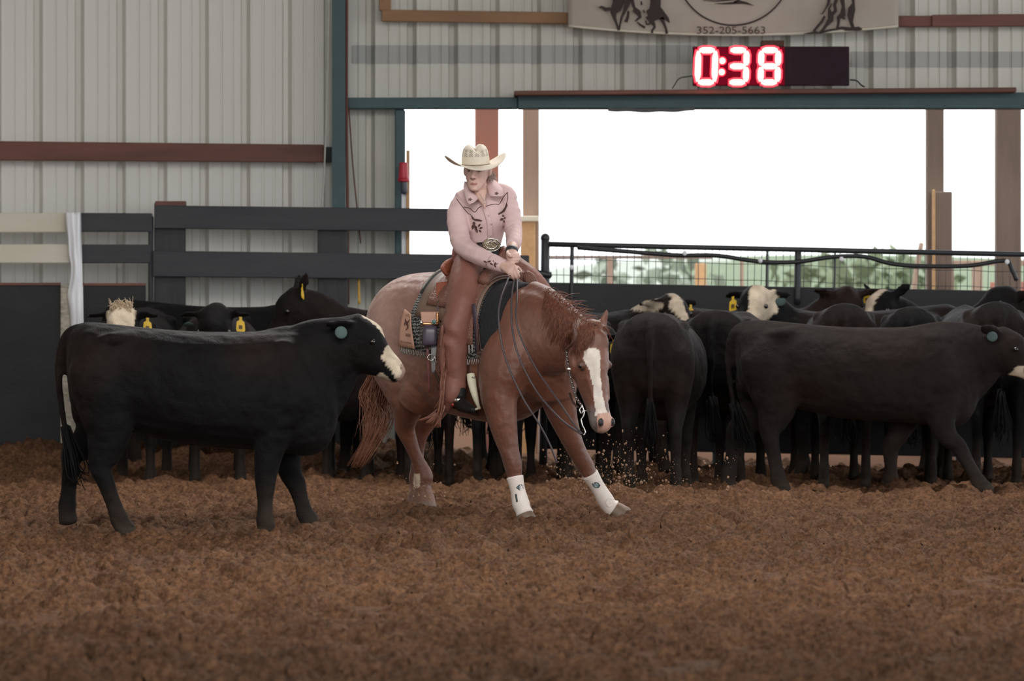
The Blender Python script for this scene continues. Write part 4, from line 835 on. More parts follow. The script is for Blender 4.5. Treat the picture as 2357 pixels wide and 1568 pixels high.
MB().grid(tpatch(lambda s, t: 1012 + 196 * s + (0 if s > .5 else (1 - 2 * s) * 10 * math.sin(t * 3)), -4, 184, .012)).build('blanket', M_weave, pad, solid=.014)
MB().grid(tpatch(lambda s, t: 1021 + 40 * s, 42, 150, .022)).build('felt_edge', M_pad, pad, solid=.008)
MB().grid(tpatch(lambda s, t: 1180 + 32 * s, 2, 178, .016)).build('fleece_edge', M_fleece, pad, solid=.026)
MB().rope([tsurf(1026, t, .036) for t in np.linspace(150, 45, 16)], .007, 6, 2).build('rope_edging', M_rope, pad)
e = MB()
for uu in (1176, 1170): e.rope([tsurf(uu, t, .046) for t in np.linspace(150, 0, 16)], .0055, 6, 2)
e.build('rope_edging', M_rope, pad)
fr = MB(); 
for k in range(46):
    uu = 1010 + k * 4.2; p = tsurf(uu, -4, .022); fr.rope([p, p + (-.003, -.002, -.016), p + (-.006 + .004 * math.sin(k * 3), -.002, -.032)], .0035, 4, 1)
fr.build('fringe', M_rope, pad, kind='stuff')
G = [[tsurf(1003 + (40 - 22 * t) * s + (9 * (t - .45) ** 2), -3 + 27 * (t ** .9) * (1 - .12 * s), .030) for t in np.linspace(0, 1, 10)] for s in np.linspace(0, 1, 8)]
lp = MB().grid(G).build('corner_patch', M_hide, pad, solid=.004, label='tan leather award patch')
def tang(u0, th):
    p = tsurf(u0, th, .040); du = nrm(tsurf(u0 + 6, th, .040) - p); dt = nrm(tsurf(u0, th + 4, .040) - p); return p, du, dt
def put_text(s, size, u0, th, m, par, slant=0.0):
    p, du, dt = tang(u0, th); n = nrm(np.cross(du, dt)); M4 = Matrix(((*[float(x) for x in (du[0], dt[0], n[0])], float(p[0])), (du[1], dt[1], n[1], p[1]), (du[2], dt[2], n[2], p[2]), (0, 0, 0, 1)))
    link('stamped_text', text_mesh(s, size, M4), m, par, smooth=False)
M_brand = mat('branded_ink', (.10, .035, .025), .7)
put_text('2020', .024, 1027, 5.0, M_brand, lp); put_text('RES. CHAMPION', .0135, 1024, 0.2, M_brand, lp)
def on_patch(poly, name, u0, th):
    p, du, dt = tang(u0, th); n = nrm(np.cross(du, dt)); mb = MB()
    for L in poly: 
        P = np.array([p + du * x + dt * y + n * .001 for x, y, w in L]); Wd = np.array([w for *_, w in L]); mb.tube(np.column_stack([P, Wd, np.full(len(L), .001)]), np.cross(n, nrm(P[-1] - P[0])), 6, 2)
    mb.build(name, M_brand, lp)
on_patch([[(-.022, .035, .003), (-.012, .02, .006), (0, .01, .009), (.012, .0, .006), (.014, -.016, .005), (.004, -.032, .002)], [(.0, .012, .006), (.012, .022, .004), (.018, .04, .002)], [(-.016, .012, .003), (-.018, .0, .003), (-.010, -.006, .002)]] + [[(-.004 + .02 * math.cos(a) * .7, .040 + .014 * math.sin(a), .0016), (-.004 + .026 * math.cos(a), .042 + .026 * math.sin(a), .001)] for a in (.5, 1.1, 1.7, 2.4)], 'stamped_figure', 1020, 12)
sad = empty('saddle', tsurf(1115, 90, .03), 'tooled brown cutting saddle under the rider, silver fittings and fringe strings', 'saddle')
MB().grid(tpatch(lambda s, t: 1034 + 30 * s + 118 * s * (1) - 0 * t, 20, 160, .038, m=14)).build('skirt', M_skirt, sad, solid=.008)
MB().grid(tpatch(lambda s, t: 1056 + 54 * s, 30, 150, .052)).build('seat_jockey', M_tool, sad, solid=.008)
MB().grid(tpatch(lambda s, t: 1112 + 66 * s, 5, 160, .052)).build('front_jockey', M_tool, sad, solid=.010)
MB().grid(tpatch(lambda s, t: 1108 + 34 * s, -28, 40, .062, n=16, m=8)).build('fender', M_tool, sad, solid=.007)
def top(u, off): return tsurf(u, 90, off)
ct = MB(); L = []      # cantle: raised curved rim behind the seat
for a in np.linspace(-75, 75, 15):
    t = math.radians(a); c = top(1066, .02); L.append([*(c + RV * math.sin(t) * .20 - FW * (.05 * math.cos(t)) + np.array((0, 0, .075 * math.cos(t) - .02))), .012, .045])
ct.tube(L, nrm(FW), 10, 2); ct.build('cantle', M_toolr, sad)
MB().tube([[*(top(1085, .03)), .17, .02], [*(top(1105, .03)), .16, .025], [*(top(1130, .035)), .14, .03], [*top(1150, .05), .12, .04]], RV, 16, 3).build('seat', M_dkleather, sad)
fk = MB(); L = []
for a in np.linspace(-80, 80, 13):
    t = math.radians(a); c = top(1165, .03); L.append([*(c + RV * math.sin(t) * .175 + np.array((0, 0, .10 * math.cos(t) - .05))), .04, .035])
fk.tube(L, FW, 12, 2); fk.build('fork', M_tool, sad)
hc = W(1188, 652, D0 - .33); MB().tube([[*hc, .020, .020], [*(hc + (0, -.005, .03)), .017, .017], [*(hc + (0, -.01, .055)), .018, .018], [*(hc + (0, -.012, .065)), .027, .027], [*(hc + (0, -.012, .075)), .022, .022]], RV, 14, 3).build('horn', M_dkleather, sad)
# red tooled side of the cantle with hanging strings, copper keeper, purple pouch
G = [[W(1004 + 28 * s, 648 + 78 * t - 12 * (1 - s) * (t - .3), D0 - .18 - .05 * t + .10 * s * 0) for t in np.linspace(0, 1, 8)] for s in np.linspace(0, 1, 6)]
MB().grid(G).build('rear_housing', M_toolr, sad, solid=.006, label='red tooled leather housing behind the rider\'s thigh')
sx = MB()
for k in range(9):
    u = 1004 + 3.2 * k; sx.strap([W(u + 6, 690, D0 - .24), W(u + 1, 712, D0 - .26), W(u - 3 + 2 * math.sin(k * 2), 738 - 5 * (k % 3), D0 - .27)], (1, 0, 0), .0045, .0015)
sx.build('saddle_strings', M_dkleather, sad)
G = [[W(968 + 42 * s + 2 * t, 718 + 32 * t, D0 - .30 + .03 * s) for t in np.linspace(0, 1, 5)] for s in np.linspace(0, 1, 7)]
MB().grid(G).build('billet_keeper', M_hide, sad, solid=.006, label='tan tooled keeper with copper edge')
k_ = MB(); k_.rope([W(972, 746, D0 - .32), W(990, 746, D0 - .32), W(1009, 748, D0 - .30)], .009, 6); k_.rope([W(1007, 720, D0 - .30), W(1008, 748, D0 - .30)], .008, 6); k_.build('copper_edge', M_copper, sad)
MB().ball(W(999, 741, D0 - .33), (.014, .006, .014)).build('concho', M_turq, sad)
sp = MB()
for a in np.linspace(0, 6.283, 9)[:-1]: sp.ball(W(999 + 5 * math.cos(a), 741 + 5 * math.sin(a), D0 - .335), (.0035, .004, .0035), n=6, m=4)
sp.build('concho_beads', M_silver, sad)
MB().ball(W(970, 743, D0 - .33), (.010, .008, .012)).build('silver_ring', M_silver, sad)
pc = MB(); pc.tube([[*W(991, 752, D0 - .31), .038, .020], [*W(990, 762, D0 - .32), .042, .028], [*W(990, 782, D0 - .32), .044, .032], [*W(989, 793, D0 - .32), .042, .028], [*W(989, 796, D0 - .32), .030, .016]], (1, 0, 0), 20, 3, 3.5)
pouch = pc.build('pouch', M_purple, label='purple leather pouch hanging below the saddle\'s tan keeper', cat='pouch'); base_origin(pouch)
lp2 = MB(); lp2.rope([W(968, 750, D0 - .33), W(967, 775, D0 - .33), W(968, 796, D0 - .33), W(971, 798, D0 - .33), W(972, 775, D0 - .33), W(971, 752, D0 - .33)], .003, 5); lp2.build('loop_string', M_tack, sad)
st = MB(); st.strap([W(1000, 795, D0 - .31), W(1000, 830, D0 - .31), W(1001, 858, D0 - .30)], (1, 0, 0), .020, .003); st.build('rear_billet', mat('grey_billet', (.28, .27, .27), .4), sad)
st = MB(); st.rope([W(992 + 8 * math.cos(a), 823 + 7 * math.sin(a), D0 - .33) for a in np.linspace(0, 6.283, 13)], .0026, 6, 1); st.strap([W(1000, 820, D0 - .335), W(1006, 838, D0 - .335)], (1, 0, 0), .003, .003); st.build('billet_buckle', M_silver, sad)
st = MB(); st.strap([W(985, 798, D0 - .3), W(986, 850, D0 - .3), W(988, 905, D0 - .28)], (1, 0, 0), .006, .002); st.strap([W(983, 798, D0 - .3), W(984, 840, D0 - .3), W(987, 880, D0 - .29)], (1, 0, 0), .005, .002); st.build('hanging_string', mat('red_string_leather', (.17, .05, .05), .5), sad)
st = MB(); st.strap([W(1001, 855, D0 - .30), W(1012, 885, D0 - .34), W(1030, 915, D0 - .36), W(1055, 936, D0 - .38), W(1085, 949, D0 - .34), W(1115, 955, D0 - .2)], (0, -.5, .85), .016, .003); st.build('flank_cinch', M_tack, sad)
st = MB(); st.strap([W(1060, 922, D0 - .42), W(1085, 940, D0 - .4), W(1116, 947, D0 - .3)], (0, -.5, .85), .007, .003); st.build('cinch_strap', M_tackd, sad)
# stirrup and strings in front of the leg
sr = empty('stirrup_root', (0, 0, 0)); bpy.data.objects.remove(sr)
st = MB(); st.tube([[*W(1083, 861, D0 - .42), .024, .016], [*W(1085, 872, D0 - .43), .027, .018], [*W(1088, 890, D0 - .44), .025, .018], [*W(1094, 914, D0 - .45), .019, .018], [*W(1101, 935, D0 - .44), .011, .016], [*W(1104, 942, D0 - .44), .008, .014]], (1, .2, 0), 12, 3)
st.strap([W(1103, 940, D0 - .42), W(1085, 944, D0 - .45), W(1058, 936, D0 - .48)], (.2, -.9, .1), .022, .007); st.build('stirrup', M_rawhide, sad, label='rawhide covered stirrup')
st = MB(); st.strap([W(1072, 800, D0 - .38), W(1077, 835, D0 - .39), W(1081, 864, D0 - .40)], (.6, -.7, 0), .022, .005); st.build('stirrup_leather', M_tackd, sad)
MB().rope([W(1086, 869, D0 - .45), W(1094, 867, D0 - .45)], .004, 6, 1).build('stirrup_bolt', M_silver, sad)
st = MB()
for u0, u1, v1 in ((1098, 1103, 900), (1101, 1110, 938), (1105, 1116, 921)): st.rope([W(1096, 712, D0 - .47), W(u0, 790, D0 - .49), W((u0 + u1) / 2, 860, D0 - .47), W(u1, v1, D0 - .47)], .0028, 5)
st.build('tie_strings', M_tackd, sad)
st = MB(); st.strap([W(1090, 700, D0 - .46), W(1096, 760, D0 - .47), W(1098, 810, D0 - .46)], (.7, -.7, 0), .016, .003); st.build('latigo', M_purple, sad)

# ------------------------------------------------------------------ rider
rider = empty('person', W(1110, 640, D0 - .03), 'person in straw hat, pink western shirt and brown chaps, riding the chestnut horse', 'person')
def rp(u, v, dy, ra, rb): return [*W(u, v, D0 + dy), ra / PXM, rb / PXM]
M_skin = mat('skin', (.6, .38, .3), .5, attr=True, nscale=40, mix=.12, spec=.35)
SX = nrm((1, .16, 0)); HF = nrm((-.24, -.94, -.10)); HR = nrm(np.cross(HF, (0, 0, 1))); HU = np.cross(HR, HF); HC0 = W(1098, 391, D0 - .15)
def hd_(a, b, c): return HC0 + HR * a + HF * b + HU * c
AX = np.array([HR, HF, HU])
rb = MB()
HS = [(-.121, .014, .068, .012), (-.114, .028, .062, .026), (-.098, .042, .047, .042), (-.076, .053, .030, .060), (-.050, .061, .014, .076), (-.025, .0665, .004, .086), (0, .070, -.002, .091), (.03, .072, -.006, .094), (.055, .070, -.010, .090), (.078, .060, -.012, .076), (.094, .042, -.012, .054), (.102, .016, -.012, .022)]
rb.tube([[*hd_(0, y, c), a_, h] for c, a_, y, h in HS], HR, 24, 4, 2.2, fix=(HR, HF))
rb.tube([[*hd_(0, .086, .012), .007, .008], [*hd_(0, .097, -.015), .0085, .010], [*hd_(0, .105, -.036), .012, .010], [*hd_(0, .094, -.047), .011, .007]], HR, 10, 3)
for s in (-1, 1):
    rb.ball(hd_(s * .012, .094, -.039), (.008, .010, .007), AX); rb.ball(hd_(s * .074, -.012, -.008), (.012, .022, .032), AX)
rb.tube([[*hd_(-.046, .062, .016), .006, .009], [*hd_(-.022, .084, .018), .007, .009], [*hd_(0, .087, .015), .007, .009], [*hd_(.022, .084, .018), .007, .009], [*hd_(.046, .062, .016), .006, .009]], HU, 8, 3)
rb.tube([[*hd_(-.024, .074, -.0735), .003, .004], [*hd_(0, .088, -.072), .005, .006], [*hd_(.024, .074, -.0735), .003, .004]], HU, 8, 4); rb.tube([[*hd_(-.020, .074, -.0815), .003, .004], [*hd_(0, .086, -.083), .005, .007], [*hd_(.020, .074, -.0815), .003, .004]], HU, 8, 4)
rb.tube([[*hd_(0, -.012, -.06), .048, .05], [*W(1106, 436, D0 - .11), .046, .048], [*W(1109, 456, D0 - .08), .06, .055]], SX, 16, 3)
rb.tube([[*W(1106, 440, D0 - .16), .040, .02], [*W(1109, 455, D0 - .185), .028, .02], [*W(1114, 470, D0 - .205), .012, .012], [*W(1116, 480, D0 - .21), .004, .006]], SX, 12, 3)
rb.tube([rp(1110, 605, .0, 36, 40), rp(1112, 560, 0, 34, 34), rp(1115, 500, -.02, 42, 40), rp(1114, 455, -.05, 34, 30)], SX, 18, 3)
ARM_R = [rp(1070, 458, -.06, 20, 22), rp(1054, 492, -.08, 21, 23), rp(1056, 530, -.12, 20, 22), rp(1066, 566, -.20, 20, 21), rp(1100, 588, -.33, 19, 19), rp(1138, 605, -.42, 16, 16), rp(1162, 614, -.46, 13, 14)]
ARM_L = [rp(1162, 450, -.06, 20, 22), rp(1176, 490, -.08, 20, 21), rp(1182, 530, -.14, 18, 20), rp(1183, 552, -.24, 16, 18), rp(1181, 566, -.34, 13, 14)]
def thin(L, k): return [[*p[:3], p[3] * k, p[4] * k] for p in L]
rb.tube(thin(ARM_R, .7), (0, -1, .2), 12, 3); rb.tube(thin(ARM_L, .7), (1, 0, 0), 12, 3)
# right hand: back of the hand to the camera, fingers closing down around the horn
rb.tube([rp(1156, 611, -.47, 9, 11), rp(1168, 616, -.50, 9, 13), rp(1178, 621, -.53, 8, 15), rp(1184, 626, -.53, 7, 13)], nrm((0, -1, .3)), 14, 3)
for k, (a, b, c, r) in enumerate((((1172, 626), (1173, 635), (1176, 640), 3.3), ((1178, 628), (1180, 638), (1183, 643), 3.7), ((1184, 627), (1187, 637), (1190, 642), 3.8), ((1189, 622), (1193, 632), (1195, 638), 3.7))):
    z = D0 - .53 - .004 * k; rb.tube([[*W(a[0] - 3, a[1] - 7, z), r / PXM, r / PXM], [*W(*a, z - .012), r / PXM * 1.05, r / PXM * 1.05], [*W(*b, z - .005), r / PXM * .95, r / PXM * .95], [*W(*c, z + .022), r / PXM * .85, r / PXM * .85]], (1, 0, 0), 10, 3)
rb.tube([rp(1176, 616, -.50, 4, 4.2), rp(1187, 614, -.49, 3.9, 4), rp(1196, 619, -.47, 3.6, 3.6), rp(1200, 627, -.46, 3, 3)], (0, -1, 0), 10, 3)
# left hand: fist over the reins, four fingers stacked across
rb.tube([rp(1180, 566, -.36, 12, 12), rp(1179, 578, -.42, 13, 13), rp(1179, 590, -.46, 14, 13), rp(1180, 603, -.47, 12, 11)], (1, 0, 0), 14, 3)
for k in range(4):
    v = 585 + 5.9 * k; r = (3.5, 3.6, 3.4, 3.0)[k]; x1 = (1192, 1194, 1194, 1191)[k]; z = D0 - .50
    rb.tube([[*W(x1 + 1, v, z + .045), r / PXM, r / PXM], [*W(x1 - 1, v + .5, z), r / PXM, r / PXM], [*W(x1 - 14, v + 1.2, z - .012), r / PXM, r / PXM], [*W(1167 + k * 1.5, v + 1.5, z + .008), r / PXM * .9, r / PXM * .9]], (0, 0, 1), 10, 3)
rb.tube([rp(1172, 576, -.44, 4, 4), rp(1168, 582, -.49, 3.9, 3.9), rp(1172, 588, -.52, 3.6, 3.6), rp(1178, 591, -.53, 2.8, 2.8)], (1, 0, 0), 10, 3)
LEG_R = [rp(1082, 596, -.06, 30, 40), rp(1074, 640, -.20, 35, 42), rp(1064, 700, -.34, 34, 38), rp(1054, 744, -.40, 28, 31), rp(1049, 772, -.41, 27, 29), rp(1047, 815, -.40, 28, 30), rp(1048, 855, -.40, 23, 26), rp(1053, 895, -.41, 16, 18), rp(1056, 915, -.42, 15, 18)]
LEG_L = [rp(1138, 596, -.02, 30, 38), rp(1178, 622, .0, 33, 34), rp(1222, 655, .0, 31, 32), rp(1262, 715, .04, 29, 30), rp(1276, 770, .08, 26, 26), rp(1276, 840, .10, 24, 24), rp(1272, 900, .10, 16, 16)]
rb.tube(thin(LEG_R, .84), (1, 0, 0), 14, 3); rb.tube(thin(LEG_L, .84), (.7, .7, 0), 14, 3)
SKIN = np.array((.64, .42, .35))
def scol(co):
    rel = co - HC0; a, b, c = rel @ HR, rel @ HF, rel @ HU; n = vnoise(co[:, 0] * 60 + 90, co[:, 2] * 60 + 90, 41)[:, None]
    o = np.tile(SKIN, (len(co), 1)) * (.93 + .14 * n)
    lip = (b > .06) & ((a / .024) ** 2 + ((c + .0775) / .0092) ** 2 < 1); o = np.where(lip[:, None], np.array((.50, .24, .21)), o)
    ml = (b > .06) & (np.abs(a) < .021) & (np.abs(c + .0772) < .0021); o = np.where(ml[:, None], np.array((.26, .11, .095)), o)
    brw = (b > .05) & (np.abs(np.abs(a) - .030) < .019) & (np.abs(c - .019) < .0048); o = np.where(brw[:, None], np.array((.25, .15, .10)), o)
    eye = np.exp(-((((np.abs(a) - .030) / .017) ** 2 + ((c - .001) / .010) ** 2))) [:, None] * (b > .04)[:, None] * .5; o = o * (1 - eye) + np.array((.30, .17, .15)) * eye
    ns = (b > .085) & (np.abs(np.abs(a) - .008) < .005) & (np.abs(c + .0445) < .004); o = np.where(ns[:, None], np.array((.22, .09, .07)), o)
    ch = np.exp(-(((np.abs(a) - .042) / .02) ** 2 + ((c + .035) / .02) ** 2))[:, None] * (b > .03)[:, None] * .15; o = o * (1 - ch) + np.array((.60, .28, .23)) * ch
    return o
def fdisp(co):
    rel = co - HC0; a, b, c = rel @ HR, rel @ HF, rel @ HU; m = (b > .02) & (np.abs(a) < .09) & (c > -.13) & (c < .1)
    g = -.009 * np.exp(-(((np.abs(a) - .030) / .014) ** 2 + (c / .011) ** 2)) + .004 * np.exp(-(((np.abs(a) - .042) / .018) ** 2 + ((c + .034) / .018) ** 2)) - .003 * np.exp(-(((np.abs(a) - .045) / .014) ** 2 + ((c + .075) / .02) ** 2)) + .005 * np.exp(-((a / .02) ** 2 + ((c + .108) / .012) ** 2))
    return co + HF * (g * m)[:, None]
link('body', fuse(rb, .0042, 3, scol, fdisp), M_skin, rider)
M_ew = mat('eyeball', (.30, .26, .25), .2); M_iris = mat('iris', (.05, .06, .07), .15)
for s in (-1, 1):
    e = MB().ball(hd_(s * .030, .0665, -.001), (.0125, .0115, .0062), AX).build('eye', M_ew, rider); MB().ball(hd_(s * .030 - .002, .0755, -.001), (.0048, .004, .0048), AX).build('iris', M_iris, e)
# shirt
M_shirt = mat('pink_cotton', (.66, .475, .465), .85, (.58, .40, .395), 12, .5, .25, 35, bdist=.012); M_emb = mat('brown_embroidery', (.095, .045, .04), .7); M_embg = mat('grey_brown_embroidery', (.16, .10, .085), .7)
sm = MB(); sm.tube([rp(1113, 573, -.005, 40, 43), rp(1113, 562, 0, 40, 42), rp(1115, 535, -.01, 45, 46), rp(1117, 500, -.03, 50, 52), rp(1117, 470, -.05, 48, 46), rp(1115, 449, -.06, 40, 32), rp(1110, 438, -.07, 25, 23), rp(1108, 434, -.08, 20, 20)], SX, 24, 4)
def wrk(L, k, amp, fr):
    P = cat(np.array(L), 6); i = np.arange(len(P)); P[:, 3] *= k * (1 + amp * np.sin(i * fr)); P[:, 4] *= k * (1 + amp * np.sin(i * fr + 1)); return P
sm.tube(wrk(ARM_R, 1.10, .035, 2.1), (0, -1, .2), 18, 1); sm.tube(wrk(ARM_L, 1.12, .05, 2.3), (1, 0, 0), 18, 1)
sm.tube([rp(1102, 440, -.07, 12, 12), rp(1084, 446, -.07, 17, 18), rp(1066, 462, -.07, 23, 25)], (0, -1, 0), 16, 3); sm.tube([rp(1116, 438, -.07, 12, 12), rp(1140, 438, -.07, 17, 18), rp(1162, 449, -.07, 23, 24), rp(1168, 462, -.07, 23, 24)], (0, -1, 0), 16, 3)
def sdisp(co):      # folds
    f = np.sin(co[:, 0] * 40 + co[:, 2] * 95 + 6 * vnoise(co[:, 0] * 9 + 9, co[:, 2] * 9 + 9, 51)) * .0036 * np.clip((1.75 - co[:, 2]) / .25, .15, 1); co = co.copy(); co[:, 1] -= f; co[:, 2] += f * .5; return co
shirt = link('shirt', fuse(sm, .006, 4, None, sdisp), M_shirt, rider)
me = shirt.data; vs = [v.co + rider.location for v in me.vertices]; SBV = BVHTree.FromPolygons(vs, [tuple(p.vertices) for p in me.polygons])
def shit(u, v, off=.003, dflt=D0 - .2):
    d_ = nrm(W(u, v, 10) - np.array((0, 0, CAMH))); h = SBV.ray_cast(Vector((0, 0, CAMH)), Vector(d_)); q = np.array(h[0]) if h[0] else W(u, v, dflt); return q - d_ * off
def spoly(mb, poly, off=.003): 
    V = [shit(*p, off) for p in poly]; V2 = [p + np.array((0, .004, 0)) for p in V]; n = len(V); mb.add(V + V2, [tuple(range(n)), tuple(range(2 * n - 1, n - 1, -1))] + [(i, (i + 1) % n, n + (i + 1) % n, n + i) for i in range(n)])
em = MB(); lv = MB()
def z8(L): return [(1000 + x / 7.84, 320 + y / 7.84) for x, y in L]
for L in ([(530, 1230), (590, 1240), (640, 1250), (690, 1300), (740, 1315), (790, 1250), (850, 1215)], [(930, 1215), (1010, 1190), (1090, 1175), (1165, 1180), (1210, 1110), (1260, 1030), (1320, 960)], [(1320, 960), (1320, 1090), (1280, 1220)], [(400, 1080), (480, 1190), (560, 1290), (620, 1360)]):
    em.rope([shit(*p, .001) for p in cat(np.array(z8(L)), 4)], .0022, 5, 1)
for L in ([(620, 1340), (660, 1380), (680, 1450), (740, 1480), (850, 1490), (860, 1470), (800, 1450), (720, 1440), (690, 1400), (650, 1360)], [(1310, 1160), (1320, 1200), (1270, 1300), (1200, 1350), (1160, 1370), (1150, 1345), (1220, 1300), (1270, 1230)]):
    spoly(em, z8(L), .006)
def leaf(cu, cv, L, w, a, off=.003): 
    spoly(em, [(cu + x * math.cos(a) - y * math.sin(a), cv + x * math.sin(a) + y * math.cos(a)) for x, y in ((-L, 0), (-L * .4, -w), (L * .3, -w), (L, 0), (L * .3, w), (-L * .4, w))], off)
def cdep(u, v): return D0 - (.085 + .125 * min(1.15, max(0, (v - 412) / 46)) if u > 1110 else .100 + .115 * min(1.1, max(0, (v - 420) / 46))) - .016
for c in ((1082, 459), (1143, 445)):
    for a in np.linspace(0, 6.28, 6)[:-1]:
        q = [(c[0] + x * math.cos(a) - y * math.sin(a), c[1] + (x * math.sin(a) + y * math.cos(a)) * .75) for x, y in ((0, 0), (3, -1.3), (5.5, 0), (3, 1.3))]; V = [W(*p, cdep(*p)) for p in q]
        em.add(V + [p + np.array((0, .006, 0)) for p in V], [(0, 1, 2, 3), (7, 6, 5, 4), (0, 4, 5, 1), (1, 5, 6, 2), (2, 6, 7, 3), (3, 7, 4, 0)])
for cu, cv, L, w, a in ((1093, 522, 6, 2.6, .3), (1097, 531, 6, 2.6, 1.3), (1103, 519, 5, 2, -1.0), (1107, 525, 5, 2, -.3), (1105, 532, 4.5, 2, .8), (1091, 515, 5, 3, 1.4), (1088, 523, 3, 5, 0), (1095, 526, 4, 3, .8),
                        (1158, 497, 3.4, 1.8, 1.2), (1155, 505, 5, 2.6, -.4), (1160, 510, 4, 1.8, 1.3), (1162, 502, 3, 1.5, -.6),
                        (1117, 603, 5, 1.7, .5), (1126, 602, 5, 1.8, -.3), (1131, 608, 5, 2, .6), (1137, 598, 5, 2, -1.2), (1141, 607, 5.5, 3, -.5), (1149, 604, 6, 4, .4), (1139, 613, 4, 2, .8), (1121, 608, 4, 1.6, -.4)): leaf(cu, cv, L, w, a)
em.build('embroidery', M_emb, shirt, kind='stuff')
cm = MB(); 
for poly in ([(1069, 419), (1067, 432), (1071, 452), (1075, 466), (1080, 471), (1091, 467), (1101, 458), (1101, 455), (1093, 446), (1084, 432), (1077, 420)], [(1120, 410), (1131, 412), (1145, 420), (1157, 436), (1159, 449), (1154, 453), (1135, 453), (1128, 452), (1124, 440), (1121, 428)]):
    r_ = poly[0][0] > 1110; dp = lambda u, v: D0 - (.085 + .125 * min(1.15, max(0, (v - 412) / 46)) if r_ else .100 + .115 * min(1.1, max(0, (v - 420) / 46)))
    V = [W(*p, dp(*p)) for p in poly]; c = np.mean(V, 0) + np.array((0, -.010, 0)); n = len(V); cm.add(V + [c], [(i, (i + 1) % n, n) for i in range(n)])
cm.build('collar', M_shirt, shirt, solid=.005)
pk_ = MB(); P = [(1116, 478), (1121, 492), (1126, 510), (1128, 530), (1129, 552)]; pk_.strap([shit(*p, .003) for p in P], SX, .016, .003); pk_.build('placket', M_shirt, shirt)
sn = MB()
for u, v in ((1125.5, 496), (1131, 516), (1129, 542)): sn.ball(shit(u, v, .008), .0052, n=8, m=5)
for a, b in (((1112, 455), (1113, 462)), ((1113, 462), (1116, 466))): pass
sn.build('snap_buttons', M_silver, shirt)
cf = MB(); P = cat(np.array(wrk(ARM_R, 1.16, 0, 1)), 1)[-8:]; cf.tube(P, (0, -1, .2), 18, 1); P = cat(np.array(wrk(ARM_L, 1.2, 0, 1)), 1)[-6:]; cf.tube(P, (1, 0, 0), 18, 1); cf.build('cuffs', M_shirt, shirt)
nk = MB(); nk.rope([W(1104, 446, D0 - .21), W(1110, 456, D0 - .225), W(1115, 466, D0 - .235), W(1118, 456, D0 - .215), W(1119, 446, D0 - .19)], .0016, 5); nk.ball(W(1115, 467, D0 - .238), .004, n=6, m=4); nk.build('necklace', M_silver, rider)
MB().tube([rp(1178, 575, -.42, 14.5, 15), rp(1178, 582, -.44, 14.5, 15)], (1, 0, 0), 16, 2).build('wrist_band', M_hose, rider)
rgm = MB(); rgm.tube([rp(1191, 624, -.535, 4.6, 4.6), rp(1193, 629, -.535, 4.6, 4.6)], (1, 0, 0), 10, 1); rgm.tube([rp(1175, 631, -.54, 4.2, 4.2), rp(1176, 634, -.54, 4.2, 4.2)], (1, 0, 0), 10, 1); rgm.ball(W(1191, 626, D0 - .552), (.008, .004, .007), n=8, m=5); rgm.build('rings', M_silver, rider)
# jeans, belt, buckle
M_jean = mat('dark_denim', (.022, .026, .036), .9); M_beltb = mat('black_belt', (.014, .013, .014), .4)
jm = MB(); jm.tube([rp(1112, 572, -.02, 37, 42), rp(1113, 600, -.03, 41, 46), rp(1112, 628, -.03, 40, 44)], SX, 18, 3); link('jeans', fuse(jm, .009, 2), M_jean, rider)
bl = MB(); bl.tube([rp(1112, 564, -.005, 40, 44), rp(1113, 578, -.01, 41, 45)], SX, 24, 2); bl.build('belt', M_beltb, rider)
bk = MB(); bk.ball(W(1131, 564, D0 - .135), (.056, .014, .040), np.array([nrm((1, .2, 0)), nrm((-.2, 1, 0)), (0, 0, 1)]), 26, 10); M_buck = tooled_mat('engraved_buckle', (.42, .36, .26), (.12, .09, .06), 90); M_buck.node_tree.nodes['Principled BSDF'].inputs['Metallic'].default_value = .8
bk = bk.build('belt_buckle', M_buck, rider); r2 = MB(); r2.rope([W(1131 + 13 * math.cos(a), 564 + 9 * math.sin(a), D0 - .149) for a in np.linspace(0, 6.283, 17)], .0035, 5, 1); r2.rope([W(1131 + 20.5 * math.cos(a), 564 + 14.5 * math.sin(a), D0 - .140) for a in np.linspace(0, 6.283, 25)], .004, 5, 1); r2.build('buckle_rim', M_silver, bk)
# chaps
M_chap = mat('brown_chap_leather', (.225, .095, .070), .52, (.165, .066, .048), 7, .6, .3, 22, spec=.35, bdist=.02); M_fr = mat('brown_fringe_leather', (.25, .10, .065), .5, (.15, .06, .04), 40, .7)
cp = MB(); P = cat(np.array(LEG_R[:-1]), 6); i = np.arange(len(P)); P[:, 3] *= 1.10; P[:, 4] *= 1.10; P[24:, 3] *= 1 + .07 * np.sin(i[24:] * .55); cp.tube(P, (1, 0, 0), 20, 1)
cp.tube([rp(1046, 815, -.38, 24, 26), rp(1044, 865, -.38, 29, 28), rp(1045, 895, -.41, 27, 28), rp(1040, 912, -.42, 20, 24), rp(1034, 925, -.41, 15, 18), rp(1027, 948, -.40, 5, 6)], (1, 0, 0), 16, 3)
cp.tube([rp(1062, 640, -.10, 26, 40), rp(1048, 700, -.22, 22, 30), rp(1040, 745, -.33, 20, 20), rp(1036, 790, -.36, 18, 18), rp(1036, 840, -.37, 18, 16)], (1, 0, 0), 14, 3)
def cdisp(co):
    f = np.sin(co[:, 2] * 42 + co[:, 0] * 30 + 5 * vnoise(co[:, 0] * 7 + 9, co[:, 2] * 7 + 9, 61)) * .006 * np.exp(-((co[:, 2] - 1.10) / .12) ** 2) + (vnoise(co[:, 0] * 11 + 30, co[:, 2] * 7 + 30, 62) - .5) * .016
    co = co.copy(); co[:, 1] -= f; co[:, 0] -= f * .6; return co
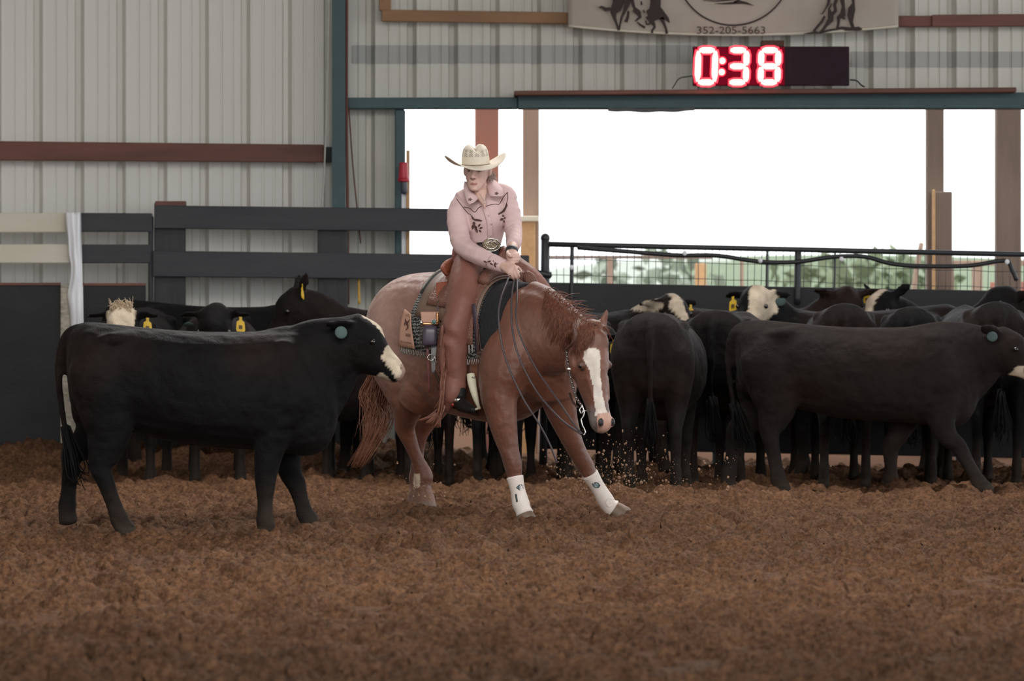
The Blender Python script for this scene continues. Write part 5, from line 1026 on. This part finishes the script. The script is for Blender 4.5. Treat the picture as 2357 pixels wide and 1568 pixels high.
cp.tube([rp(1034, 730, -.36, 12, 16), rp(1036, 752, -.40, 15, 18), rp(1038, 778, -.41, 12, 14)], (1, 0, 0), 12, 3)
link('chap', fuse(cp, .0085, 3, None, cdisp), M_chap, rider, label='brown leather chap on the near leg')
cp = MB(); cp.tube(thin(LEG_L, 1.08), (.7, .7, 0), 18, 4); c2 = link('chap', fuse(cp, .010, 3), M_chap, rider, label='brown leather chap on the far leg')
MB().tube([rp(1208, 628, -.13, 9, 4), rp(1220, 642, -.14, 14, 5), rp(1230, 662, -.12, 11, 4), rp(1236, 676, -.10, 3, 2)], (.8, .1, .6), 12, 3).build('tooled_patch', M_tool, c2)
yk = MB(); yk.tube([rp(1074, 573, -.05, 33, 36), rp(1076, 588, -.07, 36, 40), rp(1082, 599, -.09, 35, 41)], nrm((1, .1, -.35)), 24, 3); yk.build('chap_belt', tooled_mat('tooled_chap_belt', (.30, .10, .08), (.16, .05, .045), 100), rider)
bd = MB(); bd.rope([W(1048, 590, D0 - .1), W(1062, 594, D0 - .21), W(1085, 603, D0 - .24), W(1104, 612, D0 - .22), W(1107, 640, D0 - .26), W(1106, 680, D0 - .36)], .004, 5); bd.build('chap_lacing', M_rope, rider)
R = []
for k in range(150):
    t = rg.random(); v0 = 748 + t * 165; u0 = np.interp(v0, [748, 790, 850, 890, 915], [1019, 1021, 1022, 1021, 1022]) + rg.uniform(-2, 6); L = rg.uniform(45, 95); z = D0 - .40 - rg.uniform(0, .05); sw = np.interp(v0, [748, 860, 915], [-6, -8, -26])
    R.append([W(u0, v0, z), W(u0 - 2 + sw * .25, v0 + L * .3, z - .012), W(u0 + sw * .55 + rg.uniform(-2, 2), v0 + L * .65, z - .015), W(u0 + sw * rg.uniform(.6, 1.3) + rg.uniform(-3, 3), min(v0 + L, 985), z)])
mb = MB()
for P in R: mb.strap(P, nrm((rg.uniform(.4, 1), rg.uniform(-1, 1), 0)), .0042, .0012, 2)
for k in range(24):
    u0 = 1022 + rg.uniform(0, 10); a = rg.uniform(-1, 1); mb.strap([W(u0, 915, D0 - .42), W(u0 - 9 + 4 * a, 938, D0 - .43), W(u0 - 24 + 12 * a, 958, D0 - .43), W(u0 - 36 + 26 * a, 976 + 8 * a, D0 - .42)], (1, 0, 0), .0042, .0012, 3)
mb.build('fringe', M_fr, rider, kind='stuff')
# boot and spur
M_bootl = mat('black_boot_leather', (.010, .009, .009), .6, spec=.25); bo = MB()
bo.tube([rp(1056, 895, -.42, 17, 19), rp(1056, 918, -.43, 15, 19), rp(1060, 930, -.46, 14, 18), rp(1072, 937, -.53, 13, 14), rp(1083, 942, -.60, 11, 11), rp(1090, 945, -.64, 5, 6)], (.8, .5, 0), 16, 3); bo.tube([rp(1050, 925, -.40, 10, 11), rp(1050, 940, -.40, 9, 10)], (1, 0, 0), 12, 2)
link('boot', fuse(bo, .007, 3), M_bootl, rider)
MB().strap([W(1040, 921, D0 - .45), W(1050, 922, D0 - .49), W(1064, 922, D0 - .49)], (0, 0, 1), .012, .003).build('spur_strap', M_silver, rider); MB().ball(W(1043, 931, D0 - .45), (.014, .010, .012)).build('spur_rowel', mat('red_spur_leather', (.35, .04, .025), .4), rider)
# hat
def straw(nm, holes):
    m = mat(nm, (.70, .63, .51), .75, (.60, .53, .42), 60, .4, .25, 260); 
    if holes:
        nt = m.node_tree; N = nt.nodes; L = nt.links; tc = N.new('ShaderNodeTexCoord'); sp = N.new('ShaderNodeSeparateXYZ'); L.new(tc.outputs['UV'], sp.inputs[0])
        def M(op, a, b=None, c=None):
            n = N.new('ShaderNodeMath'); n.operation = op
            for i, x in enumerate((a, b, c)):
                if x is None: continue
                if isinstance(x, (int, float)): n.inputs[i].default_value = x
                else: L.new(x, n.inputs[i])
            return n.outputs[0]
        u, v = sp.outputs[0], sp.outputs[1]; p = M('ADD', M('MULTIPLY', u, 40.0), M('MULTIPLY', v, 9.0)); q = M('SUBTRACT', M('MULTIPLY', u, 40.0), M('MULTIPLY', v, 9.0))
        cell = M('MULTIPLY', M('GREATER_THAN', M('FRACT', p), .42), M('GREATER_THAN', M('FRACT', q), .42))
        band = M('MULTIPLY', M('GREATER_THAN', v, .40), M('LESS_THAN', v, .80)); dia = M('GREATER_THAN', M('ABSOLUTE', M('SUBTRACT', M('FRACT', M('MULTIPLY', u, 13.0)), .5)), M('SUBTRACT', .36, M('MULTIPLY', M('ABSOLUTE', M('SUBTRACT', v, .62)), 1.7)))
        fac = M('MULTIPLY', M('MULTIPLY', cell, band), dia); b = N['Principled BSDF']; src = b.inputs['Base Color'].links[0].from_socket; mx = N.new('ShaderNodeMix'); mx.data_type = 'RGBA'; L.new(fac, mx.inputs[0]); L.new(src, mx.inputs[6]); mx.inputs[7].default_value = (.035, .022, .018, 1); L.new(mx.outputs[2], b.inputs['Base Color'])
    return m
hz = nrm((-.035, -.10, 1)); hx = nrm(np.cross(nrm((.22, -1, 0)), hz)); hy = np.cross(hz, hx); hx = hx - .0; H0 = W(1095, 377, D0 - .15)
def hat_pt(a, b, c): return H0 + hx * a + hy * b + hz * c
hat = MB(); G = []
for t in np.linspace(0, 1, 9):
    row = []
    for a in np.linspace(0, 2 * math.pi, 57):
        c, s = math.cos(a), math.sin(a); rx = .082 + (.188 - .082) * t; ry = .098 + (.185 - .098) * t; z = t ** 1.6 * (.062 * abs(c) ** 2.4 - .022 * abs(s) ** 2 ) - .004; x = rx * c * (1 - .04 * t * abs(c)); row.append(hat_pt(x, ry * s, z))
    G.append(row)
hr = empty('hat_root', (0, 0, 0)); bpy.data.objects.remove(hr)
hato = hat.grid(G).build('hat', straw('straw_brim', False), rider, solid=.004)
cr_ = [(0, 1.0), (.012, 1.0), (.03, .985), (.05, .96), (.07, .92), (.088, .86), (.102, .76), (.112, .60), (.117, .40), (.118, .2), (.118, .001)]; G = []; UV = []
for z, k in cr_:
    row = []
    for j, a in enumerate(np.linspace(0, 2 * math.pi, 57)):
        c, s = math.cos(a), math.sin(a); x, y = .083 * k * c, .100 * k * s; zz = z - (.030 * math.exp(-(x / .018) ** 2) * min(1, (z / .1)) ** 5) - .014 * min(1, z / .1) ** 4 * (s > 0) * s; pin = 1 - .10 * min(1, z / .1) ** 2 * max(0, -s) ** 2 * abs(c)
        row.append(hat_pt(x * pin, y, zz)); UV.append((j / 56, z / .118))
    G.append(row)
cmb = MB().grid(G); me = cmb.mesh('crown'); uv = me.uv_layers.new(name='UVMap'); vi = np.empty(len(me.loops), int); me.loops.foreach_get('vertex_index', vi); uv.data.foreach_set('uv', np.array(UV)[vi].ravel())
link('hat_crown', me, straw('straw_crown', True), hato)
MB().rope([hat_pt(.0845 * math.cos(a), .1015 * math.sin(a), .010) for a in np.linspace(0, 2 * math.pi, 41)], .0056, 6, 1).build('hat_band', M_beltb, hato)
# hair under the hat and ponytail
M_hair = mat('blond_brown_hair', (.34, .24, .19), .5, (.60, .50, .44), 80, .8); R = []
for k in range(150):
    s = 1 if k % 5 else -1; c = rg.uniform(-.03, .045); p = hd_(s * rg.uniform(.066, .078), rg.uniform(-.07, .012), -.012 + c * .4)
    e = W(1137 + rg.uniform(-9, 3), 395 + rg.uniform(0, 32), D0 - .06 + rg.uniform(0, .04)) if s > 0 else hd_(-.066, -.07, -.06) + rg.standard_normal(3) * .01
    R.append([p, p * .6 + e * .4 + np.array((.008 * s, .0, .006)) + rg.standard_normal(3) * .002, e + rg.standard_normal(3) * .004, e + np.array((.002, .01, -.035)) + rg.standard_normal(3) * .006])
strands('hair', R, M_hair, rider, .0024, .0008)

# ------------------------------------------------------------------ flying dirt
M_clod = mat('flying_dirt', (.34, .20, .12), .95, (.22, .12, .07), 30, .7); mb = MB(); rg = np.random.default_rng(12)
for i in range(900):
    u = rg.normal(1395, 75); v = 1135 - abs(rg.normal(0, 62)); 
    if rg.random() < .25: u = rg.uniform(1250, 1700); v = rg.uniform(1040, 1135)
    if u < 1225 or v < 960: continue
    d = D0 + rg.uniform(-.3, 1.2); r = .0016 + .0075 * rg.random() ** 4; mb.ball(W(u, v, d), r * rg.uniform(.7, 1.3, 3), n=5, m=4)
for i in range(120):
    u = rg.normal(962, 26); v = 1150 - abs(rg.normal(0, 28)); mb.ball(W(u, v, D0 + rg.uniform(.1, .5)), .002 + .006 * rg.random() ** 3, n=5, m=4)
mb.build('flying_dirt', M_clod, label='spray of dirt grains kicked up around the horse\'s feet', cat='dirt', kind='stuff')
for i, (u, v, r, lab) in enumerate(((1563, 1003, 0, ''),)): pass
